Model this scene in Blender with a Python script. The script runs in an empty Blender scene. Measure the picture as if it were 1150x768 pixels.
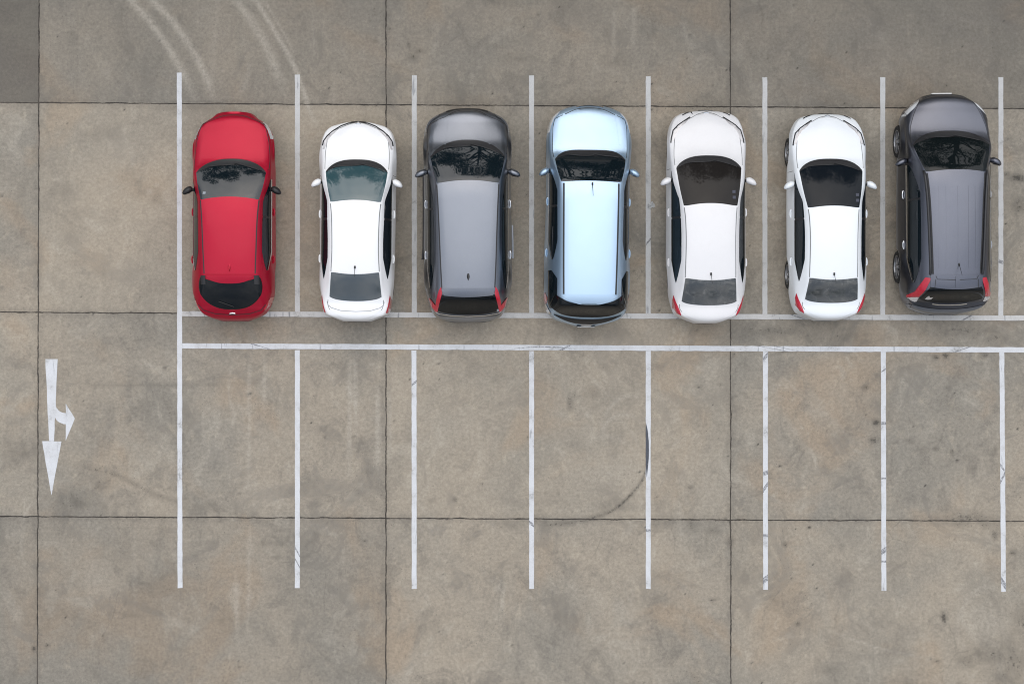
import bpy, bmesh, math, random
import numpy as np
from mathutils import Vector
from mathutils.bvhtree import BVHTree
from mathutils.geometry import delaunay_2d_cdt  # noqa: F401

R = math.radians
SC = bpy.context.scene
COL = SC.collection

# ------------------------------------------------------------------ camera, sky, sun, exposure
cam_d = bpy.data.cameras.new('camera')
cam = bpy.data.objects.new('camera', cam_d)
COL.objects.link(cam)
cam.location = (-1.14, 0.0, 38.0)
cam.rotation_euler = (0, 0, 0)          # straight down, top of the picture = +y
cam_d.sensor_width = 36.0
cam_d.lens = 36.0 * 38.0 * 52.6 / 1150.0
cam_d.shift_x = 1.14 * 52.6 / 1150.0
cam_d.clip_end = 1000
SC.camera = cam
SC.cycles.filter_width = 1.05

SUN_EL, SUN_AZ = 53.0, 4.0              # azimuth measured from +y (picture top) towards +x
world = bpy.data.worlds.new('World')
SC.world = world
world.use_nodes = True
wn, wl = world.node_tree.nodes, world.node_tree.links
wn.clear()
w_out = wn.new('ShaderNodeOutputWorld')
w_bg = wn.new('ShaderNodeBackground')
w_sky = wn.new('ShaderNodeTexSky')
w_sky.sky_type = 'NISHITA'
w_sky.sun_disc = False
w_sky.sun_elevation = R(SUN_EL)
w_sky.sun_rotation = R(SUN_AZ)
w_sky.dust_density = 3.0
w_co = wn.new('ShaderNodeTexCoord')
w_no = wn.new('ShaderNodeTexNoise')
w_no.inputs['Scale'].default_value = 3.2
w_no.inputs['Detail'].default_value = 7
w_no.inputs['Roughness'].default_value = 0.58
w_rp = wn.new('ShaderNodeValToRGB')
w_rp.color_ramp.elements[0].position = 0.38
w_rp.color_ramp.elements[0].color = (4.4, 4.9, 5.8, 1)
w_rp.color_ramp.elements[1].position = 0.62
w_rp.color_ramp.elements[1].color = (9.6, 9.6, 9.7, 1)
w_mx = wn.new('ShaderNodeMix')
w_mx.data_type = 'RGBA'
w_mx.inputs[0].default_value = 0.78
wl.new(w_co.outputs['Generated'], w_no.inputs['Vector'])
wl.new(w_no.outputs['Fac'], w_rp.inputs['Fac'])
wl.new(w_sky.outputs['Color'], w_mx.inputs[6])
wl.new(w_rp.outputs['Color'], w_mx.inputs[7])
# overcast sky: three times brighter overhead than at the horizon
w_sep = wn.new('ShaderNodeSeparateXYZ')
wl.new(w_co.outputs['Generated'], w_sep.inputs[0])
w_gr = wn.new('ShaderNodeMapRange')
w_gr.inputs['From Min'].default_value = 0.0
w_gr.inputs['From Max'].default_value = 1.0
w_gr.inputs['To Min'].default_value = 0.22
w_gr.inputs['To Max'].default_value = 1.38
wl.new(w_sep.outputs[2], w_gr.inputs['Value'])
w_ml = wn.new('ShaderNodeMix')
w_ml.data_type = 'RGBA'
w_ml.blend_type = 'MULTIPLY'
w_ml.inputs[0].default_value = 1.0
wl.new(w_mx.outputs[2], w_ml.inputs[6])
wl.new(w_gr.outputs[0], w_ml.inputs[7])
wl.new(w_ml.outputs[2], w_bg.inputs['Color'])
w_bg.inputs['Strength'].default_value = 0.106
wl.new(w_bg.outputs[0], w_out.inputs['Surface'])

sun_d = bpy.data.lights.new('sun', 'SUN')
sun_d.energy = 0.95
sun_d.angle = R(84)
sun_d.color = (1.0, 0.965, 0.91)
sun = bpy.data.objects.new('sun', sun_d)
COL.objects.link(sun)
_d = Vector((math.sin(R(SUN_AZ)) * math.cos(R(SUN_EL)), math.cos(R(SUN_AZ)) * math.cos(R(SUN_EL)), math.sin(R(SUN_EL))))
sun.rotation_euler = _d.to_track_quat('Z', 'Y').to_euler()
sun.location = (0, 0, 30)

SC.view_settings.view_transform = 'Standard'
SC.view_settings.look = 'None'
SC.view_settings.gamma = 1.0
SC.view_settings.use_curve_mapping = False
SC.view_settings.exposure = 0.44

# ------------------------------------------------------------------ small helpers
def lin(r, g, b):
    f = lambda c: (c / 255 / 12.92) if c / 255 <= 0.04045 else ((c / 255 + 0.055) / 1.055) ** 2.4
    return (f(r), f(g), f(b), 1.0)

class NT:
    """tiny node-graph builder"""
    def __init__(self, name):
        self.m = bpy.data.materials.new(name)
        self.m.use_nodes = True
        self.n, self.l = self.m.node_tree.nodes, self.m.node_tree.links
        self.b = self.n['Principled BSDF']
    def new(self, t, **kw):
        x = self.n.new(t)
        for k, v in kw.items():
            setattr(x, k, v)
        return x
    def put(self, sock, v):
        if hasattr(v, 'is_linked') or isinstance(v, bpy.types.NodeSocket):
            self.l.new(v, sock)
        else:
            sock.default_value = v
    def math(self, op, a, b=0.0, clamp=False):
        x = self.new('ShaderNodeMath', operation=op, use_clamp=clamp)
        self.put(x.inputs[0], a)
        self.put(x.inputs[1], b)
        return x.outputs[0]
    def mix(self, f, a, b, blend='MIX'):
        x = self.new('ShaderNodeMix', data_type='RGBA', blend_type=blend)
        self.put(x.inputs[0], f)
        self.put(x.inputs[6], a)
        self.put(x.inputs[7], b)
        return x.outputs[2]
    def noise(self, vec, scale, detail=4, rough=0.55, dist=0.0):
        x = self.new('ShaderNodeTexNoise')
        self.put(x.inputs['Vector'], vec)
        x.inputs['Scale'].default_value = scale
        x.inputs['Detail'].default_value = detail
        x.inputs['Roughness'].default_value = rough
        x.inputs['Distortion'].default_value = dist
        return x.outputs['Fac']
    def smooth(self, v, lo, hi, a=0.0, b=1.0):
        x = self.new('ShaderNodeMapRange', interpolation_type='SMOOTHSTEP')
        self.put(x.inputs['Value'], v)
        x.inputs['From Min'].default_value = lo
        x.inputs['From Max'].default_value = hi
        x.inputs['To Min'].default_value = a
        x.inputs['To Max'].default_value = b
        return x.outputs['Result']
    def obj(self):
        return self.new('ShaderNodeTexCoord').outputs['Object']
    def scaled(self, vec, s):
        x = self.new('ShaderNodeMapping')
        self.put(x.inputs['Vector'], vec)
        x.inputs['Scale'].default_value = s
        return x.outputs['Vector']

def plain(name, col, rough=0.5, metal=0.0, coat=0.0, ior=1.5, var=0.06):
    t = NT(name)
    o = t.obj()
    n = t.noise(o, 9.0, 4)
    f = t.smooth(n, 0.3, 0.7, 1 - var, 1 + var)
    c = t.mix(1.0, col, f, 'MULTIPLY')
    t.l.new(c, t.b.inputs['Base Color'])
    t.b.inputs['Roughness'].default_value = rough
    t.b.inputs['Metallic'].default_value = metal
    t.b.inputs['Coat Weight'].default_value = coat
    t.b.inputs['Coat Roughness'].default_value = 0.05
    t.b.inputs['IOR'].default_value = ior
    return t.m

def paint(name, col, metal=0.0, rough=0.35, dust=0.05, flake=0.05, coat=1.0, spec=0.5):
    """car paint: clear coat, fine flake grain, a little dust"""
    t = NT(name)
    o = t.obj()
    fl = t.noise(o, 160.0, 2, 0.7)
    f = t.smooth(fl, 0.25, 0.75, 1 - flake, 1 + flake)
    c = t.mix(1.0, col, f, 'MULTIPLY')
    d = t.smooth(t.noise(o, 6.0, 8, 0.7), 0.45, 0.8, 0.0, dust * (0.4 if metal > .3 else 1.0))
    c = t.mix(d, c, (0.30, 0.27, 0.23, 1))
    t.l.new(c, t.b.inputs['Base Color'])
    t.b.inputs['Metallic'].default_value = metal
    t.b.inputs['Specular IOR Level'].default_value = spec
    r = t.smooth(t.noise(o, 5.0, 5), 0.3, 0.75, rough - 0.012, rough + 0.02)
    t.l.new(r, t.b.inputs['Roughness'])
    t.b.inputs['Coat Weight'].default_value = coat * 0.7
    t.b.inputs['Coat Roughness'].default_value = 0.16
    return t.m

def glass(name, col=(0.005, 0.010, 0.014, 1), ior=1.62, rough=0.03, dust=0.012):
    t = NT(name)
    o = t.obj()
    d = t.smooth(t.noise(o, 14.0 if dust < .1 else 5.0, 8, 0.68, 0.0 if dust < .1 else 1.2), 0.45, 0.85, 0.0, dust)  # a high value paints mottled cloud reflections into the colour
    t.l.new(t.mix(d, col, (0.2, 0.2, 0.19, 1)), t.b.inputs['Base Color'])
    t.b.inputs['Roughness'].default_value = rough
    t.b.inputs['IOR'].default_value = ior
    return t.m

def pchip(pts):
    pts = sorted(pts)
    x = np.array([p[0] for p in pts], float)
    y = np.array([p[1] for p in pts], float)
    keep = np.concatenate(([True], np.diff(x) > 1e-6))
    x, y = x[keep], y[keep]
    h = np.diff(x)
    dl = np.diff(y) / h
    m = np.zeros_like(y)
    m[0], m[-1] = dl[0], dl[-1]
    for i in range(1, len(x) - 1):
        if dl[i - 1] * dl[i] > 0:
            w1, w2 = 2 * h[i] + h[i - 1], h[i] + 2 * h[i - 1]
            m[i] = (w1 + w2) / (w1 / dl[i - 1] + w2 / dl[i])
    def f(q):
        q = min(max(q, x[0]), x[-1])
        i = min(max(int(np.searchsorted(x, q) - 1), 0), len(h) - 1)
        t = (q - x[i]) / h[i]
        return float((2*t**3-3*t*t+1)*y[i] + (t**3-2*t*t+t)*h[i]*m[i] + (-2*t**3+3*t*t)*y[i+1] + (t**3-t*t)*h[i]*m[i+1])
    return f

def link(name, me, mats, parent=None, smooth=True, angle=40):
    if smooth:
        for p in me.polygons:
            p.use_smooth = True
        me.set_sharp_from_angle(angle=R(angle))
    for m in (mats if isinstance(mats, (list, tuple)) else [mats]):
        me.materials.append(m)
    o = bpy.data.objects.new(name, me)
    COL.objects.link(o)
    if parent:
        o.parent = parent
    return o

def from_bm(name, bm, mats, parent=None, smooth=True, angle=40):
    bmesh.ops.recalc_face_normals(bm, faces=bm.faces[:])
    me = bpy.data.meshes.new(name)
    bm.to_mesh(me)
    bm.free()
    return link(name, me, mats, parent, smooth, angle)

def bm_box(bm, c, s, rotz=0.0, bev=0.0):
    r = bmesh.ops.create_cube(bm, size=1.0)
    vs = r['verts']
    for v in vs:
        v.co = Vector((v.co.x * s[0], v.co.y * s[1], v.co.z * s[2]))
    if bev:
        es = list({e for v in vs for e in v.link_edges})
        r2 = bmesh.ops.bevel(bm, geom=es, offset=bev, segments=2, affect='EDGES', profile=0.5)
        vs = list({v for f in r2['faces'] for v in f.verts} | {v for v in vs if v.is_valid})
    ca, sa = math.cos(rotz), math.sin(rotz)
    for v in vs:
        x, y, z = v.co
        v.co = Vector((c[0] + ca * x - sa * y, c[1] + sa * x + ca * y, c[2] + z))
    return vs

def bm_tube(bm, pts, rad, seg=8):
    """tube along 3-D points; rad a number or a list"""
    pts = [Vector(p) for p in pts]
    rings = []
    for i, p in enumerate(pts):
        a = pts[max(i - 1, 0)]
        b = pts[min(i + 1, len(pts) - 1)]
        t = (b - a).normalized()
        up = Vector((0, 0, 1)) if abs(t.z) < 0.9 else Vector((1, 0, 0))
        s = t.cross(up).normalized()
        u = s.cross(t)
        r = rad[i] if isinstance(rad, (list, tuple)) else rad
        rings.append([bm.verts.new(p + s * (r * math.cos(2 * math.pi * k / seg)) + u * (r * math.sin(2 * math.pi * k / seg))) for k in range(seg)])
    for a, b in zip(rings, rings[1:]):
        for k in range(seg):
            bm.faces.new((a[k], a[(k + 1) % seg], b[(k + 1) % seg], b[k]))
    bm.faces.new(rings[0])
    bm.faces.new(rings[-1])

def tag(o, label, cat, group=None):
    o['label'] = label
    o['category'] = cat
    if group:
        o['group'] = group
    return o

def P(px, py):
    """survey of the lot: metres on the ground"""
    return ((px - 575) / 52.6, (384 - py) / 52.6)

# ------------------------------------------------------------------ the ground
def polydist(X, Y, pts):
    """distance of every grid point to a polyline, and the position along it (0..1)"""
    best = np.full(X.shape, 1e9)
    along = np.zeros(X.shape)
    L = [math.dist(a, b) for a, b in zip(pts, pts[1:])]
    tot, acc = sum(L), 0.0
    for (a, b), l in zip(zip(pts, pts[1:]), L):
        ux, uy = (b[0] - a[0]) / l, (b[1] - a[1]) / l
        t = np.clip((X - a[0]) * ux + (Y - a[1]) * uy, 0, l)
        d = np.hypot(X - a[0] - ux * t, Y - a[1] - uy * t)
        m = d < best
        best = np.where(m, d, best)
        along = np.where(m, (acc + t) / tot, along)
        acc += l
    return best, along

def curve(pts, n=12):
    """smooth polyline through points (Catmull-Rom)"""
    p = [pts[0]] + list(pts) + [pts[-1]]
    out = []
    for i in range(1, len(p) - 2):
        for k in range(n):
            t = k / n
            out.append(tuple(0.5 * (2*p[i][j] + (p[i+1][j]-p[i-1][j])*t + (2*p[i-1][j]-5*p[i][j]+4*p[i+1][j]-p[i+2][j])*t*t
                                    + (3*p[i][j]-p[i-1][j]-3*p[i+1][j]+p[i+2][j])*t**3) for j in (0, 1)))
    out.append(tuple(pts[-1]))
    return out

STEP = 0.042
gx = np.concatenate(([-400, -120, -40, -20], np.arange(-12.6, 12.6, STEP), [20, 40, 120, 400]))
gy = np.concatenate(([-400, -120, -40, -18], np.arange(-8.4, 8.4, STEP), [18, 40, 120, 400]))
GX, GY = np.meshgrid(gx, gy)
nx, ny = len(gx), len(gy)
co = np.zeros((nx * ny, 3))
co[:, 0] = GX.ravel()
co[:, 1] = GY.ravel()
ii = np.arange(nx * ny).reshape(ny, nx)
quads = np.stack([ii[:-1, :-1], ii[:-1, 1:], ii[1:, 1:], ii[1:, :-1]], -1).reshape(-1, 4)
gme = bpy.data.meshes.new('ground')
gme.vertices.add(len(co))
gme.vertices.foreach_set('co', co.ravel())
gme.loops.add(quads.size)
gme.loops.foreach_set('vertex_index', quads.ravel())
gme.polygons.add(len(quads))
gme.polygons.foreach_set('loop_start', np.arange(0, quads.size, 4))
gme.polygons.foreach_set('loop_total', np.full(len(quads), 4))
gme.update()

# joints between the concrete slabs: x = a + b*y and y = a + b*x, in metres
JV = [(-10.115, 0.0026), (-2.69, 0.0), (4.665, -0.001), (12.0, 0.0)]
JH = [(5.042, -0.0061), (0.562, -0.0068), (-3.772, -0.0045), (-8.1, -0.003)]
# slab tone: >0 darker & greyer
tone = np.zeros(GX.shape)
col_i = sum((GX > a + b * GY).astype(int) for a, b in JV)
row_i = sum((GY < a + b * GX).astype(int) for a, b in JH)
TONE = {(0, 0): .95, (0, 1): .50, (0, 2): .42, (0, 3): .55, (0, 4): .5, (1, 0): .30, (2, 0): .24, (3, 0): .0, (4, 0): 0,
        (1, 1): -.12, (2, 1): -.05, (3, 1): .0, (1, 2): .10, (2, 2): -.15, (3, 2): .0, (1, 3): .10, (2, 3): .14, (3, 3): -.05,
        (0, 1): .15, (0, 2): .0, (0, 3): .30}
# keys are (column, row)
T2 = {(0, 0): 1.15, (1, 0): .46, (2, 0): .40, (3, 0): .50, (0, 1): .14, (1, 1): -.14, (2, 1): .04, (3, 1): -.02,
      (0, 2): -.06, (1, 2): .16, (2, 2): -.10, (3, 2): .06, (0, 3): .40, (1, 3): .30, (2, 3): .05, (3, 3): -.06}
for c in range(5):
    for r in range(5):
        tone[(col_i == c) & (row_i == r)] = T2.get((c, r), .2)
tone += np.where(row_i == 0, np.clip((GX - 3.0) / 9.0, 0, 1) * 0.25 + np.clip((GY - 5.2) / 2.2, 0, 1) * .12, 0)

dark = np.zeros(GX.shape)
pale = np.zeros(GX.shape)
def stroke(field, pts, w, amp, fade0=0.0, fade1=0.0, soft=0.5, sm=True):
    pts = [P(*p) for p in pts]
    if sm and len(pts) > 2:
        pts = curve(pts)
    d, a = polydist(GX, GY, pts)
    v = amp * np.clip((w - d) / (w * soft), 0, 1)
    if fade0:
        v *= np.clip(a / fade0, 0, 1)
    if fade1:
        v *= np.clip((1 - a) / fade1, 0, 1)
    np.maximum(field, v, out=field)
def blob(field, px, py, rx, ry, amp, rot=0.0, pw=1.0):
    cx, cy = P(px, py)
    c, s = math.cos(R(rot)), math.sin(R(rot))
    u = ((GX - cx) * c + (GY - cy) * s) / (rx / 52.6)
    v = (-(GX - cx) * s + (GY - cy) * c) / (ry / 52.6)
    np.maximum(field, amp * np.clip(1 - np.hypot(u, v), 0, 1) ** pw, out=field)

# pale tyre tracks sweeping in from the top
stroke(pale, [(143, -4), (172, 30), (198, 69), (222, 118)], .12, .78, soft=.95, fade1=.25)
stroke(pale, [(167, -4), (198, 30), (225, 73), (243, 118)], .12, .82, soft=.95, fade1=.18)
stroke(pale, [(262, -4), (288, 33), (306, 68), (322, 112)], .15, .68, soft=1, fade1=.28)
stroke(pale, [(285, -4), (307, 33), (331, 76), (347, 122), (357, 150)], .08, .85, soft=.9, fade1=.2)
stroke(pale, [(294, -4), (316, 33), (336, 70)], .03, .4, soft=.5, fade1=.3)
stroke(pale, [(245, 0), (240, 60), (236, 118)], .10, .2, soft=1, fade1=.3)
# faint straight streaks
for x, y0, y1, a in ((280, 392, 560, .30), (297, 395, 470, .22), (393, 395, 545, .34), (398, 395, 500, .3), (424, 430, 540, .4), (437, 430, 530, .3),
                     (280, 585, 720, .22), (265, 640, 735, .22), (712, 0, 70, .18), (690, 5, 80, .16), (375, 60, 330, .12), (150, 585, 700, .12)):
    stroke(pale, [(x, y0), (x + random.Random(x).uniform(-3, 3), y1)], .075, a * 1.9, .15, .3, soft=1)
stroke(pale, [(52, 555), (30, 572), (28, 590)], .03, .45, .2, .2, soft=.8)
stroke(pale, [(925, 705), (990, 728), (1060, 742)], .03, .45, .2, .3, soft=.8)
for cx, cy, rr, a0, a1, a in ((700, 490, 24, 40, 200, .5), (712, 478, 34, 60, 190, .45), (680, 530, 40, 20, 120, .35), (660, 520, 60, 0, 80, .3), (505, 545, 40, 150, 260, .3),
                              (245, 495, 16, 60, 250, .4), (236, 500, 26, 40, 200, .35), (160, 465, 20, 60, 200, .25), (1110, 690, 30, 40, 260, .4), (1120, 705, 45, 90, 220, .35), (900, 520, 60, 10, 110, .2)):
    stroke(pale, [(cx + rr * math.cos(R(t)), cy - rr * math.sin(R(t))) for t in np.linspace(a0, a1, 9)], .07, a, .3, .3, soft=1)
# rubber arc swung across the middle bays
stroke(dark, [(726, 474), (729, 500), (727, 525), (714, 549), (692, 570), (668, 582)], .065, .55, .05, .1, soft=.8)
stroke(dark, [(692, 570), (660, 583), (620, 589), (596, 585)], .10, .48, .2, .3, soft=1)
stroke(dark, [(596, 590), (570, 590), (550, 584)], .16, .30, .3, .4, soft=1)
stroke(dark, [(395, 545), (420, 567), (433, 582)], .12, .25, .3, .3, soft=1)
stroke(dark, [(75, 520), (130, 533), (180, 557), (250, 575)], .10, .38, .2, .3, soft=1)
stroke(dark, [(75, 428), (110, 432), (230, 432), (330, 430)], .06, .32, .2, .4, soft=1)
stroke(dark, [(860, 400), (900, 390)], .05, .5, .3, .3, soft=1)
stroke(dark, [(945, 415), (954, 430)], .04, .45, .2, .3, soft=1)
# oil and dirt, plus soft shadow painted behind the car tails
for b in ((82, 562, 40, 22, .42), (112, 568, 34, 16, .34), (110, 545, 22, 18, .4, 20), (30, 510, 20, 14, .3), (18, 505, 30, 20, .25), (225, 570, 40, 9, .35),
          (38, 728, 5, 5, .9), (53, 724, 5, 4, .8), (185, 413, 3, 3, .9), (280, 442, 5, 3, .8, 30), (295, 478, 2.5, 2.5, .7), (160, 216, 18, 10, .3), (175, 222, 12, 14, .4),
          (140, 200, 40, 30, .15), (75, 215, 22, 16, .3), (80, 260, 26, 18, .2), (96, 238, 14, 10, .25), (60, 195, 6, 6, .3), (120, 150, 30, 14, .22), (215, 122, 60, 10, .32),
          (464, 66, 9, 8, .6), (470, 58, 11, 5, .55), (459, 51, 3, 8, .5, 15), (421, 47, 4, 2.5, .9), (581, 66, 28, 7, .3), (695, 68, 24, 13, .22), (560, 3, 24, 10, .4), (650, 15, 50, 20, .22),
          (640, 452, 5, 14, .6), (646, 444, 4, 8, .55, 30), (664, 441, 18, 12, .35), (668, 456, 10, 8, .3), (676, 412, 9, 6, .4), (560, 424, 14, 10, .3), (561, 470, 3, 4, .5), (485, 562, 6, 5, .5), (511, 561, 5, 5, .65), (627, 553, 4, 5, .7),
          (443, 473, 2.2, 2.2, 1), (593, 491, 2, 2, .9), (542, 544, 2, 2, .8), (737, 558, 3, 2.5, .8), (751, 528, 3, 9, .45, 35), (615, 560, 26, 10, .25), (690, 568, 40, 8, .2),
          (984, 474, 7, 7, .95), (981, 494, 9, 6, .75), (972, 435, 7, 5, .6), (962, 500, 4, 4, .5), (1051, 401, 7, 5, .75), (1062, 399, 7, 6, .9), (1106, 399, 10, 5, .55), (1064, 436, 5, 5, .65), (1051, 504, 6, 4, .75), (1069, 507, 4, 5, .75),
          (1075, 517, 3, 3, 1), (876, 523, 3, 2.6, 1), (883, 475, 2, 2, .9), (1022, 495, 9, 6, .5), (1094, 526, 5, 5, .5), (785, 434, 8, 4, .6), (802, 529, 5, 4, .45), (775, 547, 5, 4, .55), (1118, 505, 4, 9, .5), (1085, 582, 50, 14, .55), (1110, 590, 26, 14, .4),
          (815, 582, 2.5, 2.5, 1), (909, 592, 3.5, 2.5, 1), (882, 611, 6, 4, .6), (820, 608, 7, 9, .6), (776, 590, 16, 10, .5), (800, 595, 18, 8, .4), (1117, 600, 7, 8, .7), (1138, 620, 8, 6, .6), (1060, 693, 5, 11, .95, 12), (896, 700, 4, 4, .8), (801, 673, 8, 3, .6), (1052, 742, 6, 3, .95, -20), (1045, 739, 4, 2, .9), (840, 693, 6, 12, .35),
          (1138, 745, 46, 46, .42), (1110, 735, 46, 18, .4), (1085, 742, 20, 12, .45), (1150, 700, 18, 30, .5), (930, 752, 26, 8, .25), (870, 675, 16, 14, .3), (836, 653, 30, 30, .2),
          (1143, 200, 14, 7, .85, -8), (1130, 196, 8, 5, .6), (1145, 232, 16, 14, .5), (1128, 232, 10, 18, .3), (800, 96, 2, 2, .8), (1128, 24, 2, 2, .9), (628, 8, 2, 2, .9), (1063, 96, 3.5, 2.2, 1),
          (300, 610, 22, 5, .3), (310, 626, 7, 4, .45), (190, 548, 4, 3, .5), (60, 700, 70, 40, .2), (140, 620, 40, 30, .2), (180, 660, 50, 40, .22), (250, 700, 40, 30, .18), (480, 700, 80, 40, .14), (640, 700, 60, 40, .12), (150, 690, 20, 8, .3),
          (860, 372, 90, 16, .42), (940, 378, 100, 14, .34), (1080, 372, 90, 16, .42), (1120, 380, 40, 12, .4), (660, 375, 110, 10, .25), (260, 378, 60, 8, .2),  # band behind the tails: oil stain and painted shadow together
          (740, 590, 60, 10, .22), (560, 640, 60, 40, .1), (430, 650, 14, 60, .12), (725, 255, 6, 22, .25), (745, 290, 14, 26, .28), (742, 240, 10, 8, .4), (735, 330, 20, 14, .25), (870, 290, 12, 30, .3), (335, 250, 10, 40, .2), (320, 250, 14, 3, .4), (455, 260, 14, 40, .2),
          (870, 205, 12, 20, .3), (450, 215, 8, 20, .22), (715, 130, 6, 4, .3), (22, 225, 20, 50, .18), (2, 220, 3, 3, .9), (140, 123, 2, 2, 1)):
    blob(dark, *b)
for b in ((660, 466, 5, 4, .8, 30), (152, 175, 50, 40, .2), (250, 500, 50, 40, .22), (505, 480, 60, 30, .15), (690, 530, 60, 30, .28), (1110, 700, 30, 30, .4), (210, 395, 30, 14, .1), (800, 540, 60, 40, .2), (300, 560, 40, 30, .2), (15, 600, 14, 16, .3), (110, 650, 20, 30, .25), (20, 690, 10, 12, .4), (60, 545, 14, 20, .2), (960, 500, 2, 2, .9), (250, 80, 1.5, 1.5, 1), (168, 215, 7, 5, .6), (176, 208, 6, 3, .6)):
    blob(pale, *b)

rs = np.random.default_rng(4)
spx, spy = rs.uniform(-10, 1160, 420), rs.uniform(-5, 775, 420)
for a, b in zip(spx, spy):
    s = rs.uniform(1.0, 1.9)
    if rs.random() < .05:
        s *= 1.6
    cx, cy = P(a, b)
    m = (np.abs(gx - cx) < .25).nonzero()[0]
    k = (np.abs(gy - cy) < .25).nonzero()[0]
    if len(m) and len(k):
        sub = np.ix_(k, m)
        q = np.clip(1 - np.hypot((GX[sub] - cx), (GY[sub] - cy) * rs.uniform(.7, 1.5)) / (s / 52.6), 0, 1) * rs.uniform(.35, 1.0) * 1.3
        dark[sub] = np.maximum(dark[sub], np.minimum(q, 1))

for nm, arr in (('stain_shade_dark', dark), ('stain_pale', pale), ('slab_tone', tone)):
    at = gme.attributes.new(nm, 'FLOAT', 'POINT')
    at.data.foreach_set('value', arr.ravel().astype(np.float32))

def ground_material():
    t = NT('weathered_concrete')
    o = t.obj()
    def attr(n):
        a = t.new('ShaderNodeAttribute', attribute_name=n)
        return a.outputs['Fac']
    sep = t.new('ShaderNodeSeparateXYZ')
    t.l.new(o, sep.inputs[0])
    x, y = sep.outputs[0], sep.outputs[1]
    n_big = t.noise(o, 0.33, 5, 0.55, 0.4)
    n_mid = t.noise(o, 1.1, 8, 0.62, 0.8)
    n_bl = t.noise(t.scaled(o, (1.2, 0.9, 1)), 2.6, 9, 0.68, 0.3)
    n_fine = t.noise(o, 16.0, 6, 0.7)
    n_grain = t.noise(o, 70.0, 3, 0.75)
    warm = lin(167, 156, 141)
    cool = lin(146, 140, 130)
    c = t.mix(t.smooth(n_big, 0.32, 0.68), warm, cool)
    c = t.mix(t.smooth(n_mid, 0.50, 0.74, 0, 0.55), c, lin(126, 121, 114))
    c = t.mix(t.smooth(n_bl, 0.53, 0.72, 0, 0.50), c, lin(182, 171, 154))
    c = t.mix(t.smooth(t.noise(t.scaled(o, (1, 1, 1)), 4.3, 8, .7, .5), 0.62, 0.74, 0, 0.25), c, lin(118, 113, 108))
    c = t.mix(t.smooth(t.noise(o, 0.42, 4, .55, .6), .52, .68, 0, .5), c, lin(164, 144, 122))
    # trowel swirls, wisps and pits
    wisp = t.noise(t.scaled(o, (1.0, 0.7, 1)), 1.5, 9, 0.68, 1.0)
    c = t.mix(t.smooth(wisp, 0.53, 0.68, 0, 0.38), c, lin(184, 176, 163))
    c = t.mix(t.smooth(wisp, 0.47, 0.36, 0, 0.38), c, lin(120, 114, 106))
    mott = t.noise(o, 8.0, 9, 0.74)
    c = t.mix(1.0, c, t.smooth(mott, 0.25, 0.75, 0.90, 1.10), 'MULTIPLY')
    pits = t.noise(o, 24.0, 3, 0.6)
    pmask = t.smooth(t.noise(o, 0.9, 4, .6), .42, .62)
    c = t.mix(t.math('MULTIPLY', t.smooth(pits, 0.63, 0.69, 0, 0.65), pmask), c, lin(84, 79, 74))
    patch = t.smooth(t.noise(o, 0.75, 7, 0.68, 1.2), 0.54, 0.63, 0, 1)
    c = t.mix(t.math('MULTIPLY', patch, t.smooth(mott, .38, .6, .1, .5)), c, lin(116, 111, 105))
    # slab tone
    tn = attr('slab_tone')
    c = t.mix(t.math('MULTIPLY', t.math('MAXIMUM', tn, 0.0), 0.75, True), c, t.mix(t.smooth(n_mid, .35, .65), lin(102, 97, 91), lin(114, 109, 101)))
    c = t.mix(t.math('MULTIPLY', t.math('MAXIMUM', t.math('MULTIPLY', tn, -1.0), 0.0), 2.0, True), c, lin(176, 163, 145))
    # stains and the painted tail shadow, broken up by noise
    dk = t.math('MULTIPLY', attr('stain_shade_dark'), t.smooth(n_bl, 0.30, 0.62, 0.25, 1.25), True)
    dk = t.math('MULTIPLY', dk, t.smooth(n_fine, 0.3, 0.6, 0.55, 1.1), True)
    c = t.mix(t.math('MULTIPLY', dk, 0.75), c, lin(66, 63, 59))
    brk = t.math('ADD', t.math('MULTIPLY', attr('stain_shade_dark'), 0.95), t.math('MULTIPLY', t.math('SUBTRACT', t.noise(o, 13.0, 8, 0.72), 0.5), 2.2))
    brk = t.math('MULTIPLY', t.smooth(brk, 0.40, 0.66), t.smooth(attr('stain_shade_dark'), 0.08, 0.3))
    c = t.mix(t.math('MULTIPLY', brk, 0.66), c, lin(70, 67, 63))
    pl = t.math('MULTIPLY', attr('stain_pale'), t.smooth(mott, 0.34, 0.60, 0.55, 1.1), True)
    c = t.mix(t.math('MULTIPLY', pl, 0.62), c, lin(190, 182, 170))
    # pores and grain
    c = t.mix(1.0, c, t.smooth(n_fine, 0.2, 0.8, 0.86, 1.14), 'MULTIPLY')
    c = t.mix(1.0, c, t.smooth(n_grain, 0.2, 0.8, 0.88, 1.12), 'MULTIPLY')
    # hairline cracks
    v = t.new('ShaderNodeTexVoronoi', feature='DISTANCE_TO_EDGE')
    wob = t.new('ShaderNodeMix', data_type='VECTOR')
    nv = t.new('ShaderNodeTexNoise')
    nv.inputs['Scale'].default_value = 1.7
    nv.inputs['Detail'].default_value = 5
    t.l.new(o, nv.inputs['Vector'])
    wob.inputs[0].default_value = 0.25
    t.l.new(o, wob.inputs[4])
    t.l.new(nv.outputs['Color'], wob.inputs[5])
    t.l.new(wob.outputs[1], v.inputs['Vector'])
    v.inputs['Scale'].default_value = 0.55
    crk = t.smooth(v.outputs['Distance'], 0.002, 0.008, 1, 0)
    crk = t.math('MULTIPLY', crk, t.smooth(t.noise(o, 0.6, 2), 0.55, 0.62))
    c = t.mix(t.math('MULTIPLY', crk, 0.14), c, lin(70, 66, 62))
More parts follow.
